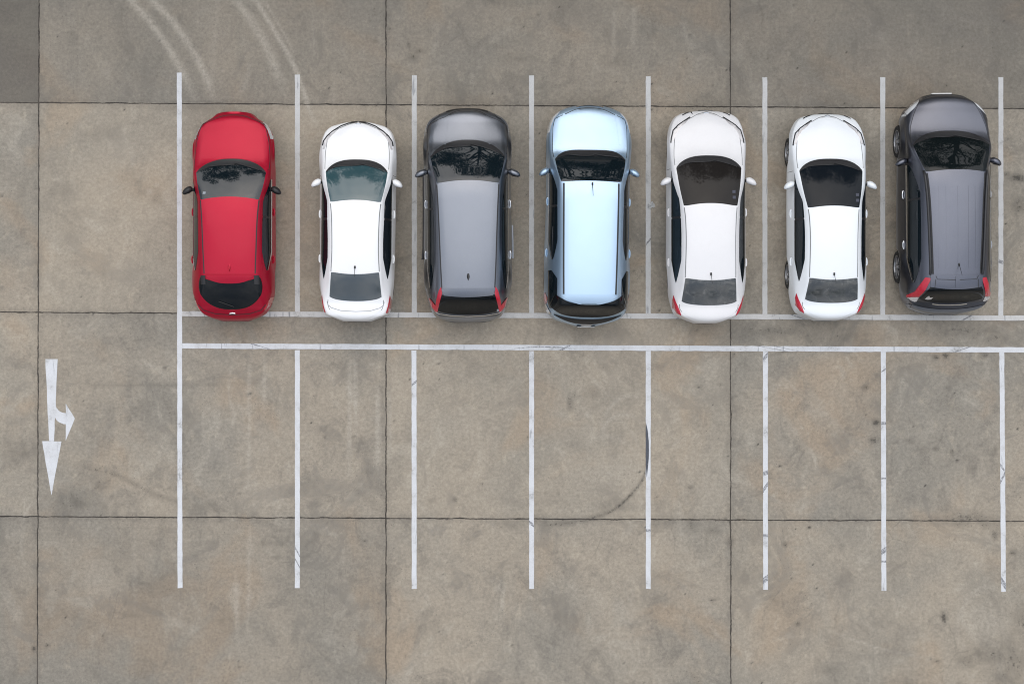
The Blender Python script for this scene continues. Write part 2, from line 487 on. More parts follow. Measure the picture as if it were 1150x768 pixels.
    # joints
    wv = t.math('MULTIPLY', t.math('SUBTRACT', t.noise(o, 2.2, 5, 0.6), 0.5), 0.05)
    wv2 = t.math('MULTIPLY', t.math('SUBTRACT', t.noise(o, 14.0, 3, 0.6), 0.5), 0.022)
    wv = t.math('ADD', wv, wv2)
    tot = None
    edge = None
    for ax, lst in (('v', JV), ('h', JH)):
        for k, (a, b) in enumerate(lst):
            u, w = (x, y) if ax == 'v' else (y, x)
            e = t.math('ABSOLUTE', t.math('ADD', t.math('SUBTRACT', u, t.math('ADD', t.math('MULTIPLY', w, b), a)), wv))
            tot = e if tot is None else t.math('MINIMUM', tot, e)
    jw = t.smooth(t.noise(o, 5.0, 4), 0.3, 0.7, 0.008, 0.016)
    jd = t.smooth(t.math('DIVIDE', tot, jw), 0.7, 1.25, 1, 0)
    halo = t.smooth(tot, 0.02, 0.15, 0.22, 0)
    halo = t.math('MULTIPLY', halo, t.smooth(n_bl, .35, .65, .2, 1))
    c = t.mix(halo, c, lin(92, 88, 84))
    jcol = t.mix(t.smooth(t.noise(o, 1.5, 3), .4, .62), lin(52, 48, 45), lin(84, 78, 72))
    c = t.mix(t.math('MULTIPLY', jd, 0.95), c, jcol)
    c = t.mix(1.0, c, (0.895, 0.90, 0.885, 1), 'MULTIPLY')
    t.l.new(c, t.b.inputs['Base Color'])
    t.l.new(t.smooth(n_mid, .3, .7, .72, .92), t.b.inputs['Roughness'])
    t.b.inputs['Specular IOR Level'].default_value = 0.3
    h = t.math('SUBTRACT', t.math('ADD', t.math('MULTIPLY', n_grain, .5), n_fine), t.math('MULTIPLY', jd, 3.0))
    bp = t.new('ShaderNodeBump')
    bp.inputs['Strength'].default_value = 0.5
    bp.inputs['Distance'].default_value = 0.008
    t.l.new(h, bp.inputs['Height'])
    t.l.new(bp.outputs[0], t.b.inputs['Normal'])
    return t.m
ground = link('ground', gme, ground_material(), smooth=False)
ground['kind'] = 'structure'

# ------------------------------------------------------------------ painted markings
def road_paint(name, col, wear, seed, scuffs=()):
    t = NT(name)
    o = t.obj()
    mp = t.new('ShaderNodeMapping')
    t.l.new(o, mp.inputs[0])
    mp.inputs['Location'].default_value = (seed * 3.1, seed * 1.7, 0)
    v = mp.outputs[0]
    n1 = t.noise(v, 30.0, 6, 0.7)
    n2 = t.noise(v, 2.4, 6, 0.65)
    c = t.mix(t.smooth(n2, 0.4, 0.7, 0, 0.35), col, lin(170, 168, 164))
    c = t.mix(1.0, c, t.smooth(t.noise(v, 60, 3, .7), .2, .8, .9, 1.08), 'MULTIPLY')
    # slanting tyre scuffs
    wv = t.new('ShaderNodeMapping')
    t.l.new(v, wv.inputs[0])
    wv.inputs['Rotation'].default_value = (0, 0, 0.8)
    wv.inputs['Scale'].default_value = (3.0, 0.4, 1)
    sc = t.smooth(t.noise(wv.outputs[0], 3.4, 4, 0.6), 0.60, 0.70, 0, wear)
    c = t.mix(sc, c, lin(120, 122, 126))
    t.l.new(c, t.b.inputs['Base Color'])
    t.b.inputs['Roughness'].default_value = 0.75
    hole = t.smooth(t.math('ADD', n1, t.math('MULTIPLY', n2, 0.35)), 0.93 - wear * 0.06, 0.99 - wear * 0.06, 1, 0)
    t.l.new(t.math('MULTIPLY', hole, t.smooth(t.math('ADD', n2, t.math('MULTIPLY', n1, 0.5)), 0.82, 1.02, 1.0, 0.55)), t.b.inputs['Alpha'])
    return t.m
PAINT_NEW = road_paint('road_paint', lin(206, 208, 211), 0.55, 1.0)
PAINT_OLD = road_paint('faded_road_paint', lin(196, 196, 195), 0.6, 2.0)
PAINT_BAR = road_paint('worn_road_paint', lin(196, 195, 193), 0.8, 3.0)
def scuff_material(name, col, lo, hi):
    t = NT(name)
    n = t.noise(t.scaled(t.obj(), (1.0, 1.0, 1)), 22.0, 6, 0.75)
    t.put(t.b.inputs['Base Color'], col)
    t.b.inputs['Roughness'].default_value = 0.8
    t.l.new(t.smooth(n, lo, hi, 0.08, 0.75), t.b.inputs['Alpha'])
    return t.m
RUBBER = scuff_material('tyre_rubber_mark', lin(138, 139, 143), .34, .62)

LIFT = 0.004
def paint_poly(name, polys, mat, parent=None, z=LIFT, jag=0.004, seed=0):
    bm = bmesh.new()
    rng = random.Random(seed)
    for pl in polys:
        pts = []
        for a, b in zip(pl, pl[1:] + pl[:1]):
            n = max(1, int(math.dist(a, b) / 0.12))
            for k in range(n):
                pts.append((a[0] + (b[0] - a[0]) * k / n + rng.uniform(-jag, jag), a[1] + (b[1] - a[1]) * k / n + rng.uniform(-jag, jag)))
        top = [bm.verts.new((x, y, z)) for x, y in pts]
        f = bm.faces.new(top)
        f.normal_update()
        if f.normal.z < 0:
            f.normal_flip()
        bmesh.ops.triangulate(bm, faces=[f])
    me = bpy.data.meshes.new(name)
    bm.to_mesh(me)
    bm.free()
    return link(name, me, mat, parent, smooth=False)

def bar(a, b, w):
    (x0, y0), (x1, y1) = a, b
    L = math.dist(a, b)
    px, py = -(y1 - y0) / L * w / 2, (x1 - x0) / L * w / 2
    return [(x0 + px, y0 + py), (x1 + px, y1 + py), (x1 - px, y1 - py), (x0 - px, y0 - py)]

LW = 0.105
def line_thing(a, b, w, mat, label, group, scuffs=(), z=LIFT, seed=0):
    """one painted line; its heavy tyre scuffs are a part"""
    A, B = P(*a), P(*b)
    o = paint_poly('painted_line', [bar(A, B, w)], mat, z=z, seed=seed)
    tag(o, label, 'painted line', group)
    if scuffs:
        # each scuff: distance along in px-survey units from the start, slant, thickness
        L = math.dist(A, B)
        ux, uy = (B[0] - A[0]) / L, (B[1] - A[1]) / L
        for k, (s, slant, th) in enumerate(scuffs):
            s, slant, th = s / 52.6, slant / 52.6, th / 52.6
            q = []
            for side, ds in ((-.5, -slant), (.5, slant)):
                q.append((A[0] + ux * (s + ds) - uy * w * side * .98, A[1] + uy * (s + ds) + ux * w * side * .98))
            (x0, y0), (x1, y1) = q
            paint_poly('tyre_scuff', [[(x0, y0), (x1, y1), (x1 + ux * th, y1 + uy * th), (x0 + ux * th, y0 + uy * th)]], RUBBER, o, z=z + 0.0018 + k * 0.0003, jag=0.004, seed=seed + 7 + k)
    return o
G_UP = 'white lines between the occupied bays'
G_LO = 'white lines between the empty bays'
line_thing((201.3, 82), (202.2, 660), LW, PAINT_NEW, 'longest white line, running past both rows of bays at their left end', None, seed=1)
UP = [(334, 84, 334, 353, 'white line between the red hatchback and the small white sedan'),
      (465.3, 85, 465.3, 354, 'white line between the small white sedan and the plain roofed dark grey SUV'),
      (597, 85, 597, 354.5, 'white line between the plain roofed dark grey SUV and the pale blue SUV'),
      (728, 86, 728, 355, 'white line between the pale blue SUV and the off-white sedan'),
      (859, 87, 859, 355.5, 'white line between the two sedans with black windshields'),
      (991.3, 87, 991.3, 356, 'white line between a bright white sedan and the SUV with roof rails'),
      (1124, 87, 1124, 356.5, 'white line on the right of the SUV with roof rails')]
US = {3: [(184, -3, 3)], 6: [(205, 1, 4)]}
for i, (x0, y0, x1, y1, lb) in enumerate(UP):
    line_thing((x0, y0), (x1, y1), LW, PAINT_OLD, lb, G_UP, US.get(i, ()), seed=10 + i)
LO = [(334, 393, 334, 660, 'empty bay line below the gap between red hatchback and small white sedan'),
      (465, 393.5, 465.2, 661, 'empty bay line below the gap between small white sedan and plain roofed dark SUV'),
      (597, 394, 597, 661, 'empty bay line below the gap between dark plain roofed SUV and pale blue SUV'),
      (728, 394, 728, 661, 'empty bay line with the long curved tyre mark along its edge'),
      (859.5, 394.5, 859.7, 662, 'empty bay line below the gap between the two black windshield sedans'),
      (992, 395, 992.6, 663, 'empty bay line with several dark scuffs, below the left side of the railed SUV'),
      (1125, 395.5, 1127, 664, 'empty bay line furthest right, below the right side of the railed SUV')]
LS = {0: [(225, 5, 3), (238, 5, 2)], 1: [(35, -2, 3)], 2: [(192, 2, 4)], 3: [(200, 0, 3)],
      4: [(4, -3, 5), (134, -1, 5), (150, -4, 5), (205, 0, 3), (252, -2, 7)], 5: [(78, 0, 4), (141, 0, 2), (220, -2, 6), (234, 0, 2), (20, -2, 2)], 6: [(128, 4, 4), (138, -5, 5), (255, 4, 8)]}
for i, (x0, y0, x1, y1, lb) in enumerate(LO):
    ln = line_thing((x0, y0), (x1, y1), LW, PAINT_NEW, lb, G_LO, LS.get(i, ()), seed=30 + i)
    if i == 3:
        paint_poly('tyre_scuff', [[P(*q) for q in curve([(725.4, 474), (727.7, 486), (728.7, 502), (728.3, 518), (726.3, 536)], 5) + [(725.2, 522), (725.15, 505), (725.15, 488)]]], scuff_material('heavy_rubber_mark', lin(62, 66, 76), .2, .42), ln, z=0.0068, jag=0.002)
line_thing((204.4, 352.3), (1300, 358), 0.11, PAINT_BAR, 'worn cross line passing under the rear bumpers of the cars', 'white cross lines',
           [(300, 10, 2), (560, 6, 3), (690, -8, 3), (880, 5, 3)], seed=50, z=LIFT * 2)
cross = line_thing((204.6, 388.4), (1300, 393.6), 0.112, PAINT_NEW, 'bright cross line at the head of the empty bays', 'white cross lines',
           [(86, -10, 3), (428, 5, 4), (662, -16, 3), (678, -14, 2), (874, 9, 3)], seed=51, z=LIFT * 2)

def Z(x, y):
    return P(35 + x / 4.386, 390 + y / 4.386)
def arcpts(c, rx, ry, a0, a1, n=10):
    return [(c[0] + rx * math.cos(R(a)), c[1] + ry * math.sin(R(a))) for a in np.linspace(a0, a1, n)]
stem = [Z(70, 57), Z(130, 57), Z(121, 290)] + [Z(*p) for p in arcpts((172, 280), 51, 44, 168, 90, 8)] + \
       [Z(*p) for p in arcpts((170, 330), 55, 48, 90, 165, 8)] + [Z(114, 462), Z(88, 462)]
arrow = paint_poly('painted_arrow', [stem, [Z(170.5, 275), Z(215, 350), Z(170.5, 460)], [Z(54, 462), Z(150, 462), Z(100, 728)]], PAINT_NEW, seed=70)
tag(arrow, 'white painted arrow pointing down with a side arrow to the right', 'road arrow')
# thin black tyre arc over the cross line, and the heavy one on the bay line
paint_poly('tyre_scuff', [[P(*q) for q in [(574, 391.6), (592, 389.6), (610, 388.9), (630, 389.6), (648, 392.2), (630, 390.7), (610, 390.1), (592, 390.6)]]], RUBBER, cross, z=0.0108, jag=0.002)

# ------------------------------------------------------------------ car materials
BLACK = plain('black_plastic', (0.012, 0.012, 0.013, 1), 0.45)
TRIM = plain('satin_black_trim', (0.02, 0.02, 0.022, 1), 0.3)
RUB = plain('tyre_rubber', (0.018, 0.018, 0.018, 1), 0.8)
ALLOY = plain('alloy', (0.30, 0.305, 0.32, 1), 0.35, 0.9)
CHROME = plain('chrome', (0.75, 0.76, 0.78, 1), 0.12, 1.0)
SILVER = plain('satin_silver', (0.5, 0.51, 0.53, 1), 0.35, 0.8)
LENS = plain('headlight_lens', (0.74, 0.76, 0.78, 1), 0.12, 0.2, 1.0)
DARK_LENS = plain('smoked_lens', (0.10, 0.11, 0.13, 1), 0.08, 0.3, 1.0)
RED_LENS = plain('red_lens', (0.50, 0.004, 0.028, 1), 0.25, 0.0, 1.0)
PALE_LENS = plain('clear_lens', (0.62, 0.60, 0.60, 1), 0.12, 0.2, 1.0)
PLATE = plain('plate_white', (0.72, 0.72, 0.70, 1), 0.5)
GAP = plain('seam_shadowless_rubber', (0.03, 0.03, 0.032, 1), 0.7)
STICKER = plain('paper_sticker', (0.30, 0.33, 0.36, 1), 0.6)
STICKER_DIM = plain('dim_sticker', (0.055, 0.06, 0.085, 1), 0.5)
GLASS = glass('tinted_glass')
GLASS_REAR = glass('dark_rear_glass', (0.004, 0.006, 0.008, 1), 1.36)
GAP_PALE = plain('pale_seam', (0.20, 0.205, 0.21, 1), 0.6)

def lerp(a, b, t):
    return a + (b - a) * t

class Car:
    SEG = [2, 4, 4, 5, 3, 9, 4, 11]            # samples between the control points of a half section

    def __init__(s, d):
        s.d = d
        s.root = bpy.data.objects.new(d['name'], None)
        s.root.empty_display_size = 0.3
        COL.objects.link(s.root)
        s.paint = d['paint']
        s.yF, s.yR = d['yF'], d['yR']
        s.out = pchip(d['out'] + [(s.yR, d['out'][0][1] * .62), (s.yF, d['out'][-1][1] * .72)])
        s.zc = pchip(d['zc'])
        s.belt = pchip(d['belt'])
        ws, rg, sw = d['ws'], d['rg'], d['sw']
        s.w2m = sw['wo'] + 0.022
        s.w3 = pchip(d['w3'])
        s.wg = pchip(d['wg'])
        s.ax = (s.yF - d['ohF'], s.yR + d['ohR'])
        s.rw = d.get('rw', 0.31)
        s.shell()

    # ---- the section of the shell at station y (right half, bottom to centre line)
    def section(s, y):
        w1 = s.out(y)
        zc = s.zc(y)
        zbelt = min(s.belt(y), zc - 0.05)
        zb = 0.20 if abs(y) < 1.9 else 0.24
        arch = 0.0
        ra = s.rw + 0.055
        for ya in s.ax:
            q = ra * ra - (y - ya) ** 2
            if q > 0:
                arch = max(arch, s.rw + math.sqrt(q))
        zb0 = zb
        zb = max(zb, arch)
        w2 = min(s.w2m, w1 - 0.045)
        wg = min(s.wg(y), w2 - 0.03)
        w3 = min(s.w3(y), wg - 0.03)
        hz = zc - zbelt
        top = s.d.get('crown', 0.055)
        z3 = zc - min(top, hz * 0.42)
        zg = lerp(zbelt, z3, 0.80)
        zm = min(s.d.get('zmid', 0.54), zbelt - 0.14)
        zm = max(zm, zb + 0.03)
        z4 = max(lerp(zm, zbelt, .80), zm + 0.02)
        zbelt = max(zbelt, z4 + 0.015)
        p = [(0, zb), (max(w1 - 0.10, .02), zb), (w1 - 0.02, max(min(0.40, zm - .03), zb + 0.012)), (w1, zm), (lerp(w1, w2, .74), z4), (w2, zbelt), (wg, max(zg, zbelt + .005)), (w3, max(z3, zbelt + .01))]
        pts = []
        for i in range(7):
            n = s.SEG[i]
            for k in range(n):
                t = k / n
                x, z = lerp(p[i][0], p[i + 1][0], t), lerp(p[i][1], p[i + 1][1], t)
                if i == 5:                                   # side glass bulges a little
                    x += 0.018 * math.sin(math.pi * t) * min(1, hz / .3)
                pts.append([x, z])
        n = s.SEG[7]
        for k in range(n + 1):
            t = k / n
            pts.append([p[7][0] * (1 - t), p[7][1] + (zc - p[7][1]) * (1 - (1 - t) ** 2.2)])
        q = np.array(pts)
        for _ in range(3):                                  # round the corners
            r = q.copy()
            r[3:-1] = q[3:-1] * 0.5 + (q[2:-2] + q[4:]) * 0.25
            r[-1, 1] = q[-1, 1] * .5 + q[-2, 1] * .5
            q = r
        return q

    def shell(s):
        ys = list(np.arange(s.yR + 0.1, s.yF - 0.1, 0.024))
        ys = [s.yR + v for v in (0, .006, .016, .03, .05, .075)] + ys + [s.yF - v for v in (.075, .05, .03, .016, .006, 0)]
        ys = sorted(ys)
        s.ys = ys
        half = [s.section(y) for y in ys]
        npt = len(half[0])
        full = 2 * npt - 2
        vs, fs, mi = [], [], []
        for y, q in zip(ys, half):
            # slight lean of the end rows so that bumpers bulge at mid height
            e = 0.0
            for x, z in q:
                vs.append((x, y, z))
            for x, z in q[-2:0:-1]:
                vs.append((-x, y, z))
        dark_to = sum(s.SEG[:1]) + (3 if s.d.get('cladding') else 0)
        s.fkey = []
        for i in range(len(ys) - 1):
            for k in range(full):
                k2 = (k + 1) % full
                fs.append((i * full + k, i * full + k2, (i + 1) * full + k2, (i + 1) * full + k))
                kk = k if k < npt - 1 else full - 1 - k     # section interval index
                mi.append(1 if kk < dark_to else 0)
                s.fkey.append((i, kk, 1 if k < npt - 1 else -1))
        fs.append(tuple(range(full)))
        fs.append(tuple(range((len(ys) - 1) * full, len(ys) * full)))
        mi += [0, 0]
        s.bvh = BVHTree.FromPolygons([Vector(v) for v in vs], fs)
        # cut the shell into body and doors
        cum = np.cumsum([0] + s.SEG)
        lo, hi = cum[1], cum[5] + 1
        y0, ym, y1 = s.d['doors']
        groups = {'body': []}
        for fi, f in enumerate(fs):
            nm = 'body'
            if fi < len(s.fkey):
                i, kk, sd = s.fkey[fi]
                yc = (ys[i] + ys[i + 1]) / 2
                if lo <= kk < hi and y1 < yc < y0 and (kk >= cum[3] + 2 or min(abs(yc - a) for a in s.ax) > s.rw + 0.075):
                    nm = ('door_front' if yc > ym else 'door_rear') + ('_r' if sd > 0 else '_l')
            groups.setdefault(nm, []).append(fi)
        s.doors = {}
        for nm, idx in groups.items():
            used = sorted({v for fi in idx for v in fs[fi]})
            mp = {v: n for n, v in enumerate(used)}
            me = bpy.data.meshes.new('body' if nm == 'body' else 'door')
            me.from_pydata([vs[v] for v in used], [], [[mp[v] for v in fs[fi]] for fi in idx])
            for p, fi in zip(me.polygons, idx):
                p.material_index = mi[fi]
            me.validate()
            bm = bmesh.new()
            bm.from_mesh(me)
            if nm == 'body':
                bmesh.ops.recalc_face_normals(bm, faces=bm.faces[:])
            bm.to_mesh(me)
            bm.free()
            o = link('body' if nm == 'body' else 'door', me, [s.paint, BLACK], s.root, True, 38)
            if nm != 'body':
                s.doors[nm] = o
            else:
                s.body = o

    # ---- rays onto the shell
    def down(s, x, y):
        h = s.bvh.ray_cast(Vector((x, y, 5)), Vector((0, 0, -1)))
        if h[0] is None:
            h = s.bvh.find_nearest(Vector((x, y, 0.8)))
        n = h[1]
        if n.z < 0:
            n = -n
        return h[0], n
    def side(s, y, z, sd):
        h = s.bvh.ray_cast(Vector((3 * sd, y, z)), Vector((-sd, 0, 0)))
        return h[0] if h[0] is not None else Vector((s.out(y) * sd, y, z))
    def end(s, x, z, sg):
        h = s.bvh.ray_cast(Vector((x, 5 * sg, z)), Vector((0, -sg, 0)))
        return h[0] if h[0] is not None else Vector((x, s.yF if sg > 0 else s.yR, z))

    # ---- a panel laid on the shell between two plan curves (rows of points)
    def grid(s, name, rows, mat, off=0.004, parent=None, skirt=0.010, angle=60, ray='down'):
        bm = bmesh.new()
        vv = []
        for row in rows:
            r = []
            for x, y in row:
                if ray == 'down':
                    c, n = s.down(x, y)
                    c = c + n * off
                r.append(bm.verts.new(c))
            vv.append(r)
        for a, b in zip(vv, vv[1:]):
            for k in range(len(a) - 1):
                bm.faces.new((a[k], a[k + 1], b[k + 1], b[k]))
        s._skirt(bm, skirt)
        return s._finish(name, bm, mat, parent, angle)
    def _skirt(s, bm, skirt):
        bm.normal_update()
        up = sum(f.normal.z for f in bm.faces)
        if up < 0:
            bmesh.ops.reverse_faces(bm, faces=bm.faces[:])
        if skirt:
            be = [e for e in bm.edges if e.is_boundary]
            r = bmesh.ops.extrude_edge_only(bm, edges=be)
            for v in [g for g in r['geom'] if isinstance(g, bmesh.types.BMVert)]:
                n = v.co - Vector((0, 0, 0))
                v.co.z -= skirt
    def _finish(s, name, bm, mat, parent, angle):
        me = bpy.data.meshes.new(name)
        bm.to_mesh(me)
        bm.free()
        return link(name, me, mat, parent or s.root, True, angle)

    def poly(s, name, pts, mat, off=0.006, parent=None, cuts=4, skirt=0.012):
        """panel with an arbitrary plan outline"""
        bm = bmesh.new()
        f = bm.faces.new([bm.verts.new((x, y, 0)) for x, y in pts])
        bmesh.ops.triangulate(bm, faces=[f])
        bmesh.ops.subdivide_edges(bm, edges=bm.edges[:], cuts=cuts, use_grid_fill=True)
        for v in bm.verts:
            c, n = s.down(v.co.x, v.co.y)
            v.co = c + n * off
        s._skirt(bm, skirt)
        return s._finish(name, bm, mat, parent, 50)

    def strip_bm(s, bm, pts, w, off=0.0055, step=0.03):
        """thin strip along a plan line on the shell"""
        q = []
        for a, b in zip(pts, pts[1:]):
            n = max(1, int(math.dist(a, b) / step))
            q += [(lerp(a[0], b[0], k / n), lerp(a[1], b[1], k / n)) for k in range(n)]
        q.append(pts[-1])
        prev = None
        for i, p in enumerate(q):
            a, b = q[max(i - 1, 0)], q[min(i + 1, len(q) - 1)]
            L = math.dist(a, b) or 1
            nx_, ny_ = -(b[1] - a[1]) / L * w / 2, (b[0] - a[0]) / L * w / 2
            r = []
            for sg in (1, -1):
                c, n = s.down(p[0] + nx_ * sg, p[1] + ny_ * sg)
                r.append(bm.verts.new(c + n * off))
            if prev:
                bm.faces.new((prev[0], prev[1], r[1], r[0]))
            prev = r
    def strips(s, name, lines, w, mat, off=0.0055, parent=None, mirror=True, skirt=0.0):
        todo = []
        for l in lines:
            m = [(-x, y) for x, y in l]
            if mirror and abs(l[0][0]) < 1e-6:
                todo.append(m[::-1] + list(l[1:]))
            else:
                todo += [l, m] if mirror else [l]
        for l in todo:
            bm = bmesh.new()
            s.strip_bm(bm, l, w, off)
            s._skirt(bm, skirt)
            s._finish(name, bm, mat, parent, 60)

    # ---- standard parts
    def glass_rows(s, yb, yc_b, wb, yt, yc_t, wt, nu=26, nv=14, pb=2.2, pt=2.0, rnd=0.05, bow=0.0, sgn=1):
        rows = []
        for j in range(nv + 1):
            v = j / nv
            row = []
            for i in range(nu + 1):
                u = -1 + 2 * i / nu
                a = abs(u)
                bot = yb + (yc_b - yb) * a ** pb - sgn * rnd * a ** 9
                top = yt + (yc_t - yt) * a ** pt + sgn * rnd * .35 * a ** 12
                y = lerp(bot, top, v)
                x = u * (lerp(wb, wt, v) + bow * math.sin(math.pi * v))
                row.append((x, y))
            rows.append(row)
        return rows

    def windows(s):
        d = s.d
        ws, rg, sw = d['ws'], d['rg'], d['sw']
        s.ws = s.grid('windshield', s.glass_rows(ws['yb'], ws['ybc'], ws['wb'], ws['yt'], ws['ytc'], ws['wt'], bow=ws.get('bow', .012), pb=ws.get('pb', 2.6), rnd=ws.get('rnd', .05)), d.get('ws_mat', GLASS), 0.005)
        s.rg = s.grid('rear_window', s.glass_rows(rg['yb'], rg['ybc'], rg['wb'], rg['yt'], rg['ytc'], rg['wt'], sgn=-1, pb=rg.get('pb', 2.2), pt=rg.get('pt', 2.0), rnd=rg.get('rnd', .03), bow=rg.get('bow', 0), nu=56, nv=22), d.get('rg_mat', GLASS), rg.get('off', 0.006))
        # cowl: black band at the foot of the windshield, wipers on it
        rows = []
        cw = d.get('cowl', 0.13)
        for j in range(4):
            v = j / 3
            rows.append([(u * (ws['wb'] - .01), ws['yb'] + .012 + (ws['ybc'] - ws['yb']) * abs(u) ** ws.get('pb', 2.6) - .05 * abs(u) ** 9 - cw * v * (1 - .75 * abs(u) ** 4)) for u in np.linspace(-1, 1, 27)])
        s.grid('cowl_panel', rows, TRIM, 0.008)
        for a, b in (((-.50, .02), (.08, -.02)), ((.06, .015), (.58, -.01))):
            def wp(p, up):
                u = p[0] / ws['wb']
                y = ws['yb'] + (ws['ybc'] - ws['yb']) * abs(u) ** ws.get('pb', 2.6) - cw * .75 + p[1]
                c, n = s.down(p[0], y)
                return c + n * up
            bm = bmesh.new()
            pts = [wp((lerp(a[0], b[0], t), lerp(a[1], b[1], t) - .03 * math.sin(3.1 * t)), .022) for t in np.linspace(0, 1, 9)]
            bm_tube(bm, pts, 0.008, 6)
            from_bm('wiper', bm, BLACK, s.root)
        # side windows, front and rear, cut out of one tapering band
        y0, y1, ym = sw['y0'], sw['y1'], d['doors'][1]
        def band(y):
            xo = min(s.w2m, s.out(y) - .045) - 0.014
            xi = min(s.wg(y), xo - .03) + 0.004
            t = (y - y1) / (y0 - y1)
            fr = min(1.0, max(t, 0) / sw.get('tr', .20)) ** .8
            ff = min(1.0, max(1 - t, 0) / sw.get('tf', .26)) ** .75
            xi2 = xo - (xo - xi) * fr * ff
            sh = (1 - fr) * sw.get('tip', .45) * (xo - xi)
            return xo - sh, xi2 - sh
        s.band = band
        for sd in (1, -1):
            for a, b in ((ym + .02, y0), (y1, ym - .02)) + tuple(sw.get('more', ())):
                rows = []
                for y in np.linspace(a, b, 34):
                    xo, xi = band(y) if (a, b) not in sw.get('more', ()) else s.quarter(y, a, b)
                    rows.append([(sd * lerp(xo, xi, t), y) for t in np.linspace(0, 1, 7)])
                s.grid('side_window', rows, d.get('sw_mat', GLASS), 0.004 if (a, b) not in sw.get('more', ()) else 0.0075, skirt=0.006)
            bm = bmesh.new()
            xo, xi = band(ym)
            s.strip_bm(bm, [(sd * (xo - .005), ym), (sd * (xi + .005), ym)], .05, .0045)
            s._skirt(bm, .006)
            s._finish('door_pillar', bm, TRIM, s.root, 60)
        if sw.get('chrome'):
            for sd in (1, -1):
                bm = bmesh.new()
                s.strip_bm(bm, [(sd * (band(y)[0] + .008), y) for y in np.linspace(y1 + .01, y0 - .02, 40)], sw['chrome'], .010)
                s._skirt(bm, .01)
                s._finish('window_trim', bm, CHROME, s.root, 60)

    def quarter(s, y, a, b):
        t = (y - a) / (b - a)
        xo = min(s.w2m, s.out(y) - .045) - .012
        f = min(1, (1 - t) / .35 + .35)
        xi = s.d.get('quarter_in', .66)
        return xo, xo - (xo - xi) * f

    def roof(s, yf, yfc, yr, yrc, ditch, mat=None, off=0.006, gap=0.022, rear_gap=True):
        """roof panel between the ditch seams, the seams, and the rear seam"""
        df = pchip(ditch)
        rows = []
        for j in range(31):
            v = j / 30
            row = []
            for i in range(21):
                u = -1 + 2 * i / 20
                a, b = yf + (yfc - yf) * u * u, yr + (yrc - yr) * u * u
                y = lerp(a, b, v)
                row.append((u * (df(y) - gap / 2), y))
            rows.append(row)
        s.grid('roof_panel', rows, mat or s.paint, off)
        s.strips('roof_seam', [[(df(y), y) for y in np.linspace(yfc - .01, yrc, 40)]], gap + .012, s.d.get('seam_mat', GAP), 0.004)

    def hood(s, left, mat=None, off=0.005):
        """hood panel between the cowl and the nose; 'left' = right-hand seam from nose to cowl as (x, y)"""
        ws = s.d['ws']
        q = pchip([(y, x) for x, y in left])
        yn = s.d['hood_front']              # (centre, corner)
        rows = []
        for j in range(25):
            v = j / 24
            row = []
            for i in range(25):
                u = -1 + 2 * i / 24
                a = yn[0] + (yn[1] - yn[0]) * abs(u) ** 2.4
                x_c = u * .7
                b = ws['yb'] + .02 + (ws['ybc'] - ws['yb']) * abs(u) ** ws.get('pb', 2.6)
                y = lerp(a, b, v)
                row.append((u * q(y), y))
            rows.append(row)
        s.hood_o = s.grid('hood', rows, mat or s.paint, off)
        edge = [(q(y) + .006, y) for y in np.linspace(yn[1], ws['ybc'], 30)]
        front = [(u * q(yn[0] + (yn[1] - yn[0]) * abs(u) ** 2.4), yn[0] + .008 + (yn[1] - yn[0]) * abs(u) ** 2.4) for u in np.linspace(0, 1, 16)]
        s.strips('hood_seam', [edge, front], .014, s.d.get('seam_mat', GAP), 0.003)

    def mirrors(s, mat, tip=None, cap=None):
        d = s.d['mir']
        tipx = d['w']
        y = d['y'] + .02
        z = d.get('z', 1.0)
        for sd in (1, -1):
            xin = s.w2m + 0.005
            L = tipx - xin
            bm = bmesh.new()
            secs = []
            N = 12
            for i, t in enumerate(np.linspace(0, 1, 11)):
                # closed section of the housing: flat at the back, rounded in front
                k = min(1, .62 + 1.3 * t) * (1 - max(0, (t - .45) / .55) ** 2.2) ** .5 if t < 1 else .12
                hy, hz = .088 * k, .092 * k
                cx = xin + L * t
                cy = y + .03 - .075 * t ** 1.3
                ring = []
                for a in range(N):
                    th = 2 * math.pi * a / N
                    yy = math.sin(th)
                    yy = yy * (1.0 if yy > 0 else .72)
                    ring.append(bm.verts.new((sd * cx, cy + hy * yy, z + hz * math.cos(th))))
                secs.append(ring)
            for a, b in zip(secs, secs[1:]):
                for k in range(N):
                    bm.faces.new((a[k], a[(k + 1) % N], b[(k + 1) % N], b[k]))
            bm.faces.new(secs[0])
            bm.faces.new(secs[-1])
            m = from_bm('side_mirror', bm, mat, s.root, angle=60)
            bm = bmesh.new()
            cx = xin + L * .55
            vs = [bm.verts.new((sd * (cx + math.cos(a) * L * .36), y - .068 - .02 * math.cos(a), z + math.sin(a) * .058)) for a in np.linspace(0, 2 * math.pi, 17)[:-1]]
            bm.faces.new(vs)
            bmesh.ops.solidify(bm, geom=bm.faces[:], thickness=.006)
            from_bm('mirror_glass', bm, CHROME, m)
            bm = bmesh.new()
            bm_tube(bm, [(sd * (s.w2m - .04), y + .03, z - .06), (sd * (xin + L * .16), y + .025, z - .03)], [.035, .028], 8)
            from_bm('mirror_arm', bm, BLACK, m)

